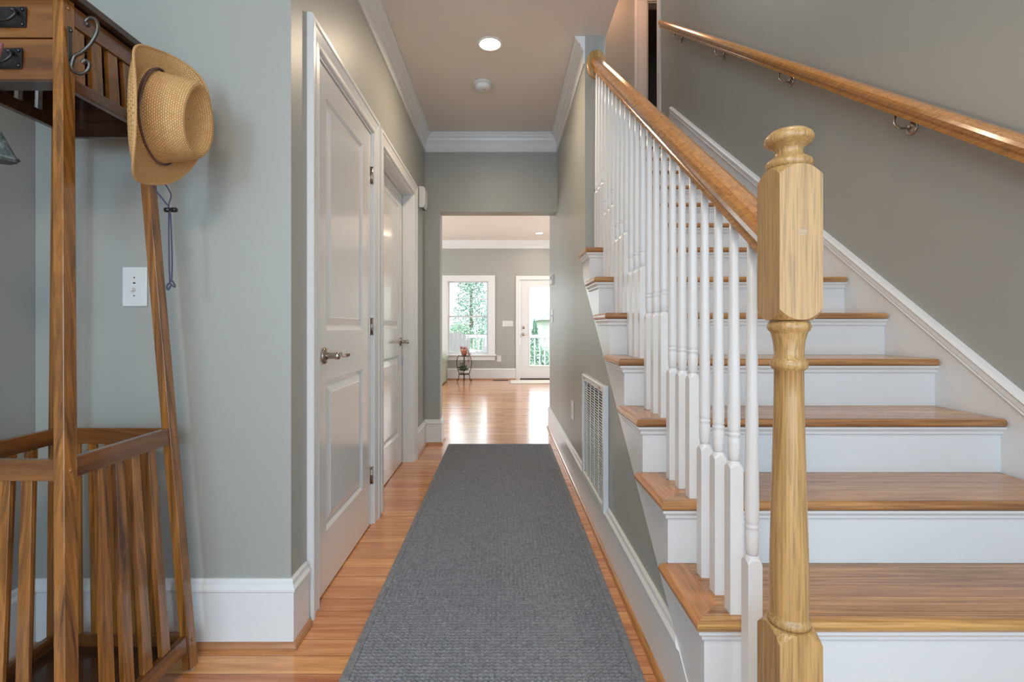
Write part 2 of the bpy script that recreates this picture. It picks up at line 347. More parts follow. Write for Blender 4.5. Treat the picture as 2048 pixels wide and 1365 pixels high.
# ------------------------------------------------------------------ crown moulding, baseboards (profile p = projection, z)
CR = [(0, -0.166), (0.010, -0.166), (0.014, -0.160), (0.010, -0.152), (0.010, -0.088), (0.016, -0.082), (0.016, -0.074), (0.024, -0.066), (0.030, -0.048), (0.044, -0.034), (0.050, -0.022), (0.058, -0.018), (0.058, -0.001), (0, -0.001)]
BB = [(0, 0), (0.015, 0), (0.015, 0.182), (0.020, 0.187), (0.020, 0.194), (0.012, 0.206), (0.010, 0.218), (0.006, 0.224), (0, 0.224)]
SH = [(0, 0), (0.030, 0), (0.029, 0.008), (0.024, 0.016), (0.016, 0.021), (0, 0.021)]
def run(mb, prof, z0, wall, side, axis, a, b_, ma=0, mb_=0):
    """profile swept along axis at wall coordinate; side=+1/-1 is the direction it projects; ma/mb_: mitre (+1 shortens with projection, -1 lengthens)"""
    A = []; B = []
    for p, z in prof:
        ca = a+ma*p; cb = b_-mb_*p; wv = wall+side*p
        if axis == 'Y': A.append((wv, ca, z0+z)); B.append((wv, cb, z0+z))
        else: A.append((ca, wv, z0+z)); B.append((cb, wv, z0+z))
    mb.loft(A, B)
m_ = MB(); run(m_, CR, ZC, XL, 1, 'Y', YF, YH, -1, 1); run(m_, CR, ZC, YF, -1, 'X', XFL, XL, 1, -1); run(m_, CR, ZC, XFL, 1, 'Y', -2.6, YF, 0, 1)
struct(m_.build('trim_1', M['trim']), 'white crown moulding along the left hall wall', 'crown moulding')
m_ = MB(); run(m_, CR, ZC, YH, -1, 'X', XL, XR, 1, 1); struct(m_.build('trim_2', M['trim']), 'white crown moulding over the hall opening', 'crown moulding')
m_ = MB(); run(m_, CR, ZC, XR, -1, 'Y', YE, YH, 0, 1); struct(m_.build('trim_3', M['trim']), 'white crown moulding along the right hall wall', 'crown moulding')
m_ = MB(); run(m_, CR, ZC, YB, -1, 'X', -4.2, 3.2, 1, 1); struct(m_.build('trim_4', M['trim']), 'white crown moulding in the far room', 'crown moulding')
def board(name, segs, label):
    o = MB(); s_ = MB()
    for (wall, side, axis, a, b_, ma, mb2) in segs:
        run(o, BB, 0, wall, side, axis, a, b_, ma, mb2)
        run(s_, SH, 0, wall, side, axis, a, b_, ma, mb2)
    ob = struct(o.build(name, M['trim']), label, 'baseboard')
    s_.build('shoe_molding', M['shoe'] if name != 'baseboard_right' else M['rail'], ob)['label'] = 'oak quarter round shoe along the floor'
board('baseboard_foyer', [(YF, -1, 'X', XFL, XL, 1, -1), (XL, 1, 'Y', YF, 1.744, -1, 0), (XFL, 1, 'Y', -2.6, YF, 0, 1)], 'tall white baseboard behind the coat rack')
board('baseboard_left', [(XL, 1, 'Y', 2.722, 2.748, 0, 0), (XL, 1, 'Y', 3.932, YH, 0, 1), (YH, -1, 'X', XL, -0.568, 1, -1), (-0.568, 1, 'Y', YH, YH+0.155, -1, -1)], 'white baseboard wrapping the end of the left wall')
o = MB(); A = [(XR-p, (z+0.783)/SL, z) for p, z in BB]; B = [(XR-p, 5.15+p, z) for p, z in BB]; o.loft(A, B)
o = struct(o.build('baseboard_right', M['trim']), 'tall white baseboard along the right hall wall', 'baseboard')
q_ = MB(); run(q_, SH, 0, XR, -1, 'Y', 0.93, 5.15, 0, -1); q_.build('shoe_molding', M['rail'], o)['label'] = 'oak quarter round shoe along the floor'
board('baseboard_far', [(YB, -1, 'X', -4.2, 0.255, 1, 0), (YB, -1, 'X', 1.36, 3.2, 0, 1)], 'white baseboard under the far window')

# ------------------------------------------------------------------ doors on the left wall
def casing_profile():  # (across from opening edge outward u, projection p)
    return [(0, 0), (0, 0.011), (0.006, 0.015), (0.028, 0.012), (0.060, 0.018), (0.066, 0.023), (0.082, 0.023), (0.088, 0.018), (0.088, 0)]
def casing_left(o, y0, y1, zt, xw, w=0.088):
    """mitred casing around an opening y0..y1, height zt, on the plane x=xw facing +x"""
    P = [(u*w/0.088, p) for u, p in casing_profile()]
    o.loft([(xw+p, y0-u, 0) for u, p in P], [(xw+p, y0-u, zt+u) for u, p in P])
    o.loft([(xw+p, y1+u, 0) for u, p in P], [(xw+p, y1+u, zt+u) for u, p in P])
    o.loft([(xw+p, y0-u, zt+u) for u, p in P], [(xw+p, y1+u, zt+u) for u, p in P])
def panel_door(xf, y0, y1, zt, panels, thick=0.035):
    """slab in the yz plane, face at x=xf; recessed mouldings around raised panels"""
    o = MB(); cur = 0.008
    ys = [y0]; rows = []
    pa, pb = panels[0][0], panels[0][1]
    o.box(xf-thick, xf, y0, pa, 0.008, zt); o.box(xf-thick, xf, pb, y1, 0.008, zt)
    for (a, bb, za, zb) in sorted(panels, key=lambda q: q[2]):
        o.box(xf-thick, xf, a, bb, cur, za); cur = zb
    o.box(xf-thick, xf, pa, pb, cur, zt)
    for (a, bb, za, zb) in panels:
        lv = [(0, 0), (0.006, -0.004), (0.014, -0.010), (0.022, -0.011), (0.052, -0.003), (0.056, -0.001)]
        rs = [[(xf+d, a+i, za+i), (xf+d, bb-i, za+i), (xf+d, bb-i, zb-i), (xf+d, a+i, zb-i)] for i, d in lv]
        o.rings(rs, cap=False, smooth=False); o.add(rs[-1], [(0, 1, 2, 3)])
        o.add([(xf-thick, a, za), (xf-thick, bb, za), (xf-thick, bb, zb), (xf-thick, a, zb)], [(0, 1, 2, 3)])
    return o
def lever(parent, x, y, z, sgn):
    o = MB(); o.lathe([(0.033, 0), (0.033, 0.004), (0.030, 0.009), (0.020, 0.013), (0.0001, 0.013)], (x, y, z), 'X', 28)
    o.build('rosette', M['nickel'], parent)
    o = MB(); o.lathe([(0.014, 0.008), (0.0125, 0.02), (0.0125, 0.044), (0.015, 0.050), (0.015, 0.060), (0.010, 0.064), (0.0001, 0.064)], (x, y, z), 'X', 20)
    pts = spline([(x+0.055, y, z), (x+0.058, y+sgn*0.028, z+0.004), (x+0.056, y+sgn*0.058, z-0.001), (x+0.056, y+sgn*0.092, z-0.004), (x+0.064, y+sgn*0.112, z-0.001)], 5)
    rs = []
    for i, p in enumerate(pts):
        t = i/(len(pts)-1); hz = 0.010-0.002*t; hx = 0.007-0.002*t
        rs.append([(p.x+hx*math.cos(q*math.pi/5), p.y, p.z+hz*math.sin(q*math.pi/5)) for q in range(10)])
    o.rings(rs)
    o.build('lever', M['nickel'], parent)
def door_unit(n, y0, y1, zt, xf, xslab, cw, label, hand_y, hsgn, hinge_y=None):
    d = struct(empty('door_%d' % n, (XL, (y0+y1)/2, 0)), label, 'door')
    o = MB(); casing_left(o, y0, y1, zt, XL, cw); o.build('casing', M['trim'], d)
    o = MB(); o.box(XL-0.12, XL+0.003, y0-0.004, y0+0.012, 0, zt); o.box(XL-0.12, XL+0.003, y1-0.012, y1+0.004, 0, zt); o.box(XL-0.12, XL+0.003, y0+0.012, y1-0.012, zt-0.012, zt+0.004)
    xs = xslab-0.036 if xslab > XL-0.05 else xslab+0.002
    if xslab < XL-0.05:
        o.box(xs, xs+0.03, y0+0.012, y0+0.022, 0, zt-0.012); o.box(xs, xs+0.03, y1-0.022, y1-0.012, 0, zt-0.012); o.box(xs, xs+0.03, y0+0.022, y1-0.022, zt-0.022, zt-0.012)
    o.build('jamb', M['trim'], d)
    w_ = (y1-y0); a, b_ = y0+0.115, y1-0.135 if w_ > 0.9 else y1-0.165
    sl = panel_door(xslab, y0+0.015, y1-0.015, zt-0.015, [(a, b_, 0.24, 0.845), (a, b_, 1.045, zt-0.125)]).build('door_slab', M['door'], d)
    h = empty('door_handle', (xslab, hand_y, 0.945)); h.parent = d; h.location = Vector((xslab, hand_y, 0.945))-Vector(d.location)
    lever(h, xslab, hand_y, 0.945, hsgn); h['label'] = 'satin nickel lever handle'
    if hinge_y:
        for z in (1.87, 1.06, 0.262):
            o = MB(); o.lathe([(0.0065, -0.044), (0.0065, 0.044)], (xslab+0.006, hinge_y, z), 'Z', 12); o.lathe([(0.0075, 0.044), (0.0075, 0.048)], (xslab+0.006, hinge_y, z), 'Z', 12)
            for zz in (-0.018, 0.018): o.lathe([(0.0069, zz-0.001), (0.0069, zz+0.001)], (xslab+0.006, hinge_y, z), 'Z', 12)
            o.box(xslab-0.001, xslab+0.0025, hinge_y-0.022, hinge_y, z-0.044, z+0.044); o.box(xslab+0.0, xslab+0.0045, hinge_y, hinge_y+0.012, z-0.044, z+0.044)
            o.build('hinge', M['nickel'], d)
    return d
door_unit(1, 1.85, 2.64, 2.105, XL, XL-0.004, 0.088, 'nearer white two-panel door with three nickel hinges', 1.94, 1, 2.628)
door_unit(2, 2.84, 3.85, 2.105, XL, XL-0.082, 0.082, 'farther white two-panel door set deep in its frame', 3.76, -1)

# ------------------------------------------------------------------ far window and glazed door
def far_window():
    w_ = struct(empty('window_1', (-1.2, YB, 0.5)), 'white double-hung windows with grilles on the far wall', 'window')
    y = YB
    o = MB(); o.box(-2.15, -0.16, y-0.022, y, 1.975, 2.095); o.box(-0.29, -0.16, y-0.022, y, 0.50, 1.975); o.box(-2.15, -2.02, y-0.022, y, 0.5, 1.975)
    o.build('casing', M['trim'], w_, 0.004)
    o = MB(); o.box(-2.17, -0.13, y-0.06, y+0.05, 0.475, 0.502); o.build('sill', M['trim'], w_, 0.004)
    o = MB(); o.box(-2.14, -0.165, y-0.02, y, 0.385, 0.474); o.build('apron', M['trim'], w_, 0.003)
    o = MB(); o.box(-1.235, -1.120, y-0.015, y+0.12, 0.502, 1.975); o.build('mullion_post', M['trim'], w_, 0.003)
    for (x0, x1) in ((-1.120, -0.29), (-2.02, -1.235)):
        o = MB(); o.box(x0, x0+0.012, y+0.0, y+0.13, 0.502, 1.985); o.box(x1-0.012, x1, y+0.0, y+0.13, 0.502, 1.985); o.box(x0, x1, y, y+0.13, 1.975, 1.99); o.box(x0, x1, y+0.051, y+0.13, 0.50, 0.512)
        o.build('window_frame', M['trim'], w_)
        for nm, z0, z1, yy in (('upper_sash', 1.25, 1.975, y+0.085), ('lower_sash', 0.512, 1.285, y+0.05)):
            f = 0.026; s_ = MB()
            s_.box(x0+0.012, x0+0.012+f, yy, yy+0.032, z0, z1); s_.box(x1-0.012-f, x1-0.012, yy, yy+0.032, z0, z1)
            s_.box(x0+0.012+f, x1-0.012-f, yy, yy+0.032, z0, z0+(0.035 if nm == 'upper_sash' else 0.032)); s_.box(x0+0.012+f, x1-0.012-f, yy, yy+0.032, z1-(0.02 if nm == 'upper_sash' else 0.035), z1)
            so = s_.build(nm, M['sash'], w_)
            g_ = MB(); g_.box(x0+0.03, x1-0.03, yy+0.014, yy+0.018, z0+0.02, z1-0.015); g_.build('pane', M['glass'], so)
            m2 = MB(); gx0, gx1 = x0+0.038, x1-0.038
            for i in (1, 2, 3): xx = gx0+(gx1-gx0)*i/4; m2.box(xx-0.006, xx+0.006, yy+0.010, yy+0.022, z0+0.03, z1-0.02)
            zz = (z0+z1)/2+0.002
            m2.box(gx0, gx1, yy+0.011, yy+0.021, zz-0.006, zz+0.006)
            m2.build('grille_bar', M['sash'], so)
far_window()
def far_door():
    d = struct(empty('door_3', (0.8, YB, 0)), 'white full-glass door to the deck at the far end', 'door')
    y = YB
    o = MB(); o.box(0.257, 0.335, y-0.02, y, 0, 2.085); o.box(1.27, 1.35, y-0.02, y, 0, 2.085); o.box(0.335, 1.27, y-0.02, y, 2.01, 2.085); o.build('casing', M['trim'], d, 0.003)
    o = MB(); o.box(0.335, 0.346, y, y+0.12, 0, 2.01); o.box(1.26, 1.27, y, y+0.12, 0, 2.01); o.box(0.346, 1.26, y, y+0.12, 2.0, 2.01); o.build('jamb', M['trim'], d)
    o = MB(); x0, x1, y0, y1 = 0.349, 1.257, y+0.012, y+0.055
    o.box(x0, 0.515, y0, y1, 0.02, 1.995); o.box(1.085, x1, y0, y1, 0.02, 1.995); o.box(0.515, 1.085, y0, y1, 0.02, 0.255); o.box(0.515, 1.085, y0, y1, 1.885, 1.995)
    o.build('door_slab', M['door'], d)
    o = MB()
    for a in ((0.515, 0.535, 0.255, 1.885), (1.065, 1.085, 0.255, 1.885), (0.535, 1.065, 0.255, 0.275), (0.535, 1.065, 1.865, 1.885)): o.box(a[0], a[1], y0-0.008, y1+0.008, a[2], a[3])
    o.build('glass_frame', M['vinyl'], d, 0.003)
    MB().box(0.53, 1.07, y+0.03, y+0.036, 0.27, 1.87).build('pane', M['glass'], d)
    MB().box(0.346, 1.26, y-0.01, y+0.12, 0.0, 0.019).build('threshold', M['iron'], d)
    o = MB(); o.lathe([(0.030, 0), (0.030, -0.008), (0.024, -0.014), (0.012, -0.016), (0.012, -0.026), (0.0001, -0.026)], (0.41, y0, 1.045), 'Y', 20); o.build('deadbolt', M['nickel'], d)
    o = MB(); o.lathe([(0.030, 0), (0.030, -0.006), (0.012, -0.010), (0.012, -0.035), (0.028, -0.045), (0.028, -0.062), (0.018, -0.070), (0.0001, -0.072)], (0.41, y0, 0.905), 'Y', 20); o.build('door_handle', M['nickel'], d)
far_door()
# upstairs doorway
d = struct(empty('door_4', (2.2, 6.3, ZU)), 'open doorway casing at the top of the stairs', 'door')
o = MB(); o.box(1.725, 1.85, 6.278, 6.3, ZU, ZU+2.06); o.box(2.62, 2.72, 6.278, 6.3, ZU, ZU+2.06); o.box(1.725, 2.72, 6.278, 6.3, ZU+2.06, ZU+2.17)
o.build('casing', M['trim'], d, 0.004)
o = MB(); o.box(1.69, 1.725, 6.270, 6.3, ZU, ZU+2.17); o.build('casing_back_band', M['trim'], d, 0.003)
o = MB(); o.box(1.85, 1.866, 6.295, 6.43, ZU, ZU+2.06); o.box(2.605, 2.62, 6.295, 6.43, ZU, ZU+2.06); o.box(1.866, 2.605, 6.295, 6.43, ZU+2.045, ZU+2.06); o.build('jamb', M['trim'], d)
o = MB(); o.box(1.864, 1.869, 6.30, 6.34, ZU+0.90, ZU+0.97); o.build('strike_plate', M['iron'], d)
struct(MB().box(XS-0.016, XS+0.0, 5.33, 5.43, ZU+0.001, ZU2).build('trim_5', M['trim']), 'white vertical trim ending the stairwell wall', 'trim')
struct(MB().box(0.6145, 3.2, nose(17)+0.03, 5.06, ZU-0.19, ZU-0.03).build('floor_landing', M['treadX']), 'oak landing floor at the stair top', 'floor')
struct(MB().box(0.6145, 4.2, 5.06, 8.3, ZU, ZU+0.004).build('floor_upstairs', M['treadX']), 'oak floor upstairs', 'floor')

# ------------------------------------------------------------------ staircase
st = empty('staircase', (1.1, nose(1), 0), 'straight staircase with oak treads and white risers rising to the right', 'staircase')
def bullnose(y0, y1, z1, th, n=5):
    r = th/2; pts = [(y1, z1-th), (y1, z1)]
    for i in range(n+1):
        a = math.pi/2+math.pi*i/n; pts.append((y0+r+r*math.cos(a), z1-r+r*math.sin(a)))
    return pts
TH = 0.028
for k in range(1, 18):
    y0 = nose(k); y1 = nose(k+1)+0.03; z = k*R
    xl = 0.530 if k <= 8 else 0.6145
    if k == 17: y1 = 5.06
    y1t = y1 if k < 17 else 5.06
    o = MB(); pr = bullnose(y0, y1t, z, TH)
    if k <= 8:   # mitred front corner: left end follows the mitre line
        A = []; B = []
        for (yy, zz) in pr:
            xm = 0.449+(yy-y0) if yy < y0+0.081 else 0.530
            A.append((xm, yy, zz)); B.append((1.697, yy, zz))
        # insert mitre vertex
        A2 = []; B2 = []
        for i, (a_, b_) in enumerate(zip(A, B)):
            A2.append(a_); B2.append(b_)
            if i == 1: A2.append((0.530, y0+0.081, z)); B2.append((1.697, y0+0.081, z))
        A2.append((0.530, y0+0.081, z-TH)); B2.append((1.697, y0+0.081, z-TH))
        o.loft(A2, B2)
    else:
        o.prism(pr, 'X', xl, 1.697)
    t = o.build('tread', M['treadX'], st)
    if k <= 8:
        o = MB(); r = TH/2; sec = [(0.530, z-TH), (0.530, z)]+[(0.449+r+r*math.cos(math.pi/2+math.pi*i/5), z-r+r*math.sin(math.pi/2+math.pi*i/5)) for i in range(6)]
        A = []; B = []
        yb = y1+0.0 if k < 8 else YE-0.001
        for (xx, zz) in sec:
            A.append((xx, y0+(xx-0.449), zz)); B.append((xx, yb+0.0 if xx > 0.478 or k == 8 else yb, zz))
        o.loft(A, B)
        o.build('tread_return', M['treadY'], t)
    # riser
    yr = y0+0.03; x0 = 0.478 if k <= 8 else 0.6145
    o = MB(); o.box(x0, 1.704, yr, yr+0.018, (k-1)*R+0.0005, z-TH); ri = o.build('riser', M['trim'], st)
    cv = [(0, 0), (0.020, 0), (0.020, -0.007), (0.014, -0.011), (0.009, -0.018), (0.009, -0.024), (0.005, -0.029), (0, -0.029)]
    o = MB(); A = [(x0-(p if k <= 8 else 0), yr-p, z-TH+q) for p, q in cv]; B = [(1.704, yr-p, z-TH+q) for p, q in cv]; o.loft(A, B)
    if k <= 8:
        yb = nose(k+1)+0.03 if k < 8 else YE
        o.loft([(x0-p, yr-p, z-TH+q) for p, q in cv], [(x0-p, yb, z-TH+q) for p, q in cv])
    o.build('cove_molding', M['trim'], ri)
# open stringer on the hall side
poly = []
y = nose(1)+0.0485
poly.append((y, 0)); 
for k in range(1, 9):
    ya = nose(k)+0.0485; yb = nose(k+1)+0.0485 if k < 8 else YE
    poly += [(ya, k*R-TH), (yb, k*R-TH)]
zb = lambda yy: SL*yy-0.783
poly += [(YE, zb(YE)), (0.783/SL, 0)]
def tri_poly(name, poly, x0, x1, m, parent):
    bm = bmesh.new(); base = world_loc(parent) if parent else Vector((0, 0, 0))
    vs = [bm.verts.new(Vector((x0, yy, zz))-base) for yy, zz in poly]; f = bm.faces.new(vs)
    bmesh.ops.triangulate(bm, faces=[f]); r = bmesh.ops.extrude_face_region(bm, geom=bm.faces[:])
    bmesh.ops.translate(bm, verts=[v for v in r['geom'] if isinstance(v, bmesh.types.BMVert)], vec=(x1-x0, 0, 0))
    bmesh.ops.recalc_face_normals(bm, faces=bm.faces)
    me = bpy.data.meshes.new(name); bm.to_mesh(me); bm.free(); me.materials.append(m)
    o = bpy.data.objects.new(name, me); C.objects.link(o)
    if parent: o.parent = parent
    return o
o = MB()
for k in range(1, 9):
    ya = nose(k)+0.0485; yb = nose(k+1)+0.0485 if k < 8 else YE; zt = k*R-TH
    q = [(ya, max(0, zb(ya)))]+([(0.783/SL, 0)] if zb(ya) < 0 < zb(yb) else [])+[(yb, max(0, zb(yb))), (yb, zt), (ya, zt)]
    o.prism(q, 'X', 0.478, 0.4895)
o.build('open_stringer', M['trim'], st)
# wall side skirt board with cap
zs = lambda yy: SL*yy-0.347
sk = [(0.55, 0), (0.55, zs(0.55)+0.0), (4.99, zs(4.99)), (5.055, zs(4.99)-0.12), (5.055, ZU-0.02), (5.0, ZU-0.25), (1.2, 0)]
s_ = tri_poly('skirt_board', sk, 1.704, 1.7195, M['trim'], st)
o = MB()
def sec(yy): return [(1.7195, yy, zs(yy)+0.012), (1.698, yy, zs(yy)+0.006), (1.690, yy, zs(yy)-0.006), (1.694, yy, zs(yy)-0.014), (1.694, yy, zs(yy)-0.034), (1.698, yy, zs(yy)-0.040), (1.694, yy, zs(yy)-0.046), (1.704, yy, zs(yy)-0.050), (1.7195, yy, zs(yy)-0.050)]
o.loft(sec(0.55), sec(4.99)); o.build('cap_molding', M['trim'], s_)

# ------------------------------------------------------------------ balustrade
XB = 0.557
bal = empty('stair_railing', (XB, 0.95, 0), 'oak handrail with pale oak newel post and slim white balusters', 'stair railing')
RP = [(-0.022, 0), (0.022, 0), (0.022, 0.010), (0.020, 0.014), (0.020, 0.018), (0.030, 0.026), (0.034, 0.040), (0.032, 0.052), (0.022, 0.062), (0.010, 0.066), (-0.010, 0.066), (-0.022, 0.062), (-0.032, 0.052), (-0.034, 0.040), (-0.030, 0.026), (-0.020, 0.018), (-0.020, 0.014), (-0.022, 0.010)]
Z0 = 0.462
def rail(o, xc, y0, y1, z0):
    kz = math.sqrt(1+SL*SL)
    A = [(xc+p, y0, z0+SL*y0+q*kz) for p, q in RP]; B = [(xc+p, y1, z0+SL*y1+q*kz) for p, q in RP]
    n_ = 12; rs = []
    for i in range(n_+1):
        y = y0+(y1-y0)*i/n_; rs.append([(xc+p, y, z0+SL*y+q*kz) for p, q in RP])
    o.rings(rs, smooth=False)
YN = 0.955  # newel centre
o = MB(); rail(o, XB, YN+0.04, YE-0.022, Z0); hr = o.build('handrail', M['rail'], bal)
o = MB(); zc = Z0+SL*(YE-0.02)+0.042
rs = []
for rr, yy in ((0.0001, -0.022), (0.85, -0.022), (0.93, -0.018), (0.97, -0.010), (1.0, -0.006), (1.0, 0.0), (0.0001, 0.0)):
    rs.append([(XB+0.060*rr*math.cos(a*math.pi/20), YE+yy-0.0005, zc+0.088*rr*math.sin(a*math.pi/20)) for a in range(40)])
o.rings(rs, cap=False); o.build('rosette', M['newel'], hr)['label'] = 'oval oak wall plate ending the handrail'
# newel
nw = empty('newel_post', (XB, YN, R)); nw.parent = bal; nw.location = Vector((XB, YN, R))-Vector(bal.location); nw['label'] = 'pale oak turned newel post with mushroom finial'
def newel_block(z0, z1, s, top=True, bottom=True):
    """square block whose ends are turned down to a round: arched faces"""
    o = MB(); n = 10; sag = 0.020
    def ring(t, z, sg):
        pts = []; cs = [(-1, -1), (1, -1), (1, 1), (-1, 1)]
        for i in range(4):
            a, b_ = cs[i], cs[(i+1) % 4]
            for j in range(n):
                u = j/n; x = a[0]+(b_[0]-a[0])*u; y_ = a[1]+(b_[1]-a[1])*u; r = math.hypot(x, y_)
                k = (1-t)+t*0.80/r; x *= k; y_ *= k; r *= k
                pts.append((XB+x*s, YN+y_*s, z-sg*(sag*(r*r-1.0) if r > 1 else 0.006*(r-1))))
        return pts
    rs = []
    if bottom: rs += [ring(t, z0, -1) for t in (1, 0.875, 0.75, 0.625, 0.5, 0.375, 0.25, 0.125, 0)]
    else: rs.append(ring(0, z0, 0))
    if top: rs += [ring(t, z1, 1) for t in (0, 0.125, 0.25, 0.375, 0.5, 0.625, 0.75, 0.875, 1)]
    else: rs.append(ring(0, z1, 0))
    o.rings(rs, smooth=False)
    return o
s_ = 0.0405
newel_block(R, 0.482, s_, True, False).build('lower_block', M['newel'], nw)
newel_block(1.073, 1.366, s_).build('upper_block', M['newel'], nw)
sh = [(0.0001, 0.483), (0.036, 0.484), (0.0375, 0.490), (0.036, 0.497), (0.0325, 0.500), (0.033, 0.505), (0.0335, 0.53), (0.034, 0.56), (0.0335, 0.62), (0.031, 0.72), (0.028, 0.84), (0.0262, 0.93), (0.0258, 0.975), (0.0300, 0.978), (0.0330, 0.984), (0.0330, 0.992), (0.0290, 0.998), (0.0262, 1.001), (0.0262, 1.015), (0.028, 1.032), (0.031, 1.045), (0.0325, 1.050), (0.036, 1.053), (0.0385, 1.060), (0.036, 1.068), (0.033, 1.071), (0.0001, 1.072)]
MB().lathe([(r, h) for r, h in sh], (XB, YN, 0), 'Z', 40).build('turned_shaft', M['newel'], nw)
fi = [(0.0001, 1.364), (0.037, 1.3655), (0.040, 1.370), (0.0415, 1.3755), (0.040, 1.381), (0.034, 1.386), (0.0275, 1.390), (0.0245, 1.396), (0.0245, 1.401), (0.0275, 1.407), (0.034, 1.412), (0.041, 1.4165), (0.0432, 1.4215), (0.0428, 1.427), (0.0395, 1.4335), (0.032, 1.4395), (0.019, 1.4440), (0.0001, 1.4450)]
MB().lathe(fi, (XB, YN, 0), 'Z', 40).build('finial', M['newel'], nw)
o = MB(); cc = [(0.560+0.0075*math.cos(a*math.pi/14), 1.238+0.0075*math.sin(a*math.pi/14)) for a in range(28)]; o.prism(cc, 'Y', YN-0.04058, YN-0.0403); o.build('plug', M['plug'], nw)
# balusters: one mesh per length above the tread
def baluster_mesh(base_z, top_z, x, y):
    o = MB(); s = 0.0158; hb = 0.355
    sq = lambda s_, z: [(x+a*s_, y+b_*s_, z) for a, b_ in ((-1, -1), (1, -1), (1, 1), (-1, 1))]

    # shoulder: square to round
    n = 24; rs = []
    def rr(f, z, rad=None):
        out = []
        for i in range(n):
            a = 2*math.pi*i/n; ca, sa = math.cos(a), math.sin(a); q = s/max(abs(ca), abs(sa))
            r = q*(1-f)+f*(rad or 0.0118); zz = z
            if z < 0: zz = hb-0.009*((r/s)**2-1) if r > s else hb+(s-r)*2.2
            out.append((x+r*ca, y+r*sa, base_z+zz))
        return out
    o.rings([rr(0, 0), rr(0, -1), rr(0.34, -1), rr(0.67, -1), rr(1, -1)], smooth=False)
    rs = [rr(1, hb+0.0085)]
    for r, h in ((0.0120, hb+0.014), (0.0134, hb+0.017), (0.0143, hb+0.034), (0.0149, hb+0.050), (0.0146, hb+0.062), (0.0128, hb+0.067), (0.0150, hb+0.070), (0.0150, hb+0.075), (0.0125, hb+0.078), (0.0148, hb+0.081), (0.0142, hb+0.088)):
        rs.append(rr(1, h, r))
    Lz = top_z-base_z
    for t in (0.05, 0.2, 0.4, 0.6, 0.8, 1.0):
        h = hb+0.088+(Lz-hb-0.088)*t; rs.append(rr(1, h, 0.0152-0.0052*t if t > 0.1 else 0.0150))
    o.rings(rs)
    return o
for k in range(1, 9):
    for j in range(3):
        if k == 1 and j < 2: continue
        y = nose(k)+0.048+j*T/3
        if y > YE-0.03: continue
        zt = Z0+SL*y-0.012+0.010
        baluster_mesh(k*R, zt, XB, y).build('baluster', M['trim'], bal, loc=(XB, y, k*R))
# wall handrail with brackets
wr = empty('wall_handrail', (1.655, 2.2, 1.0), 'oak wall handrail on metal brackets climbing the right stairwell wall', 'handrail')
XW = 1.655
o = MB(); rail(o, XW, 0.9, 5.12, 0.452); o.build('rail', M['rail'], wr)
for yb in (1.2, 2.06, 2.92, 3.80, 4.70):
    z = 0.452+SL*yb
    o = MB(); o.lathe([(0.030, 0), (0.030, -0.004), (0.024, -0.010), (0.010, -0.013), (0.0001, -0.013)], (XS-0.0005, yb, z-0.060), 'X', 24)
    pts = spline([(XS-0.010, yb, z-0.055), (XS-0.030, yb, z-0.060), (XS-0.055, yb, z-0.058), (XW-0.012, yb, z-0.040), (XW-0.004, yb, z-0.004)], 6)
    o.tube(pts, [0.008]*4+[0.0055]*(len(pts)-4), 10)
    o.hexa([(XW-0.012, yb-0.03, z-0.022-0.003), (XW+0.012, yb-0.03, z-0.022-0.003), (XW+0.012, yb+0.03, z+0.022-0.003), (XW-0.012, yb+0.03, z+0.022-0.003)],
           [(XW-0.012, yb-0.03, z-0.022+0.001), (XW+0.012, yb-0.03, z-0.022+0.001), (XW+0.012, yb+0.03, z+0.022+0.001), (XW-0.012, yb+0.03, z+0.022+0.001)])
    o.build('bracket', M['nickel'], wr)

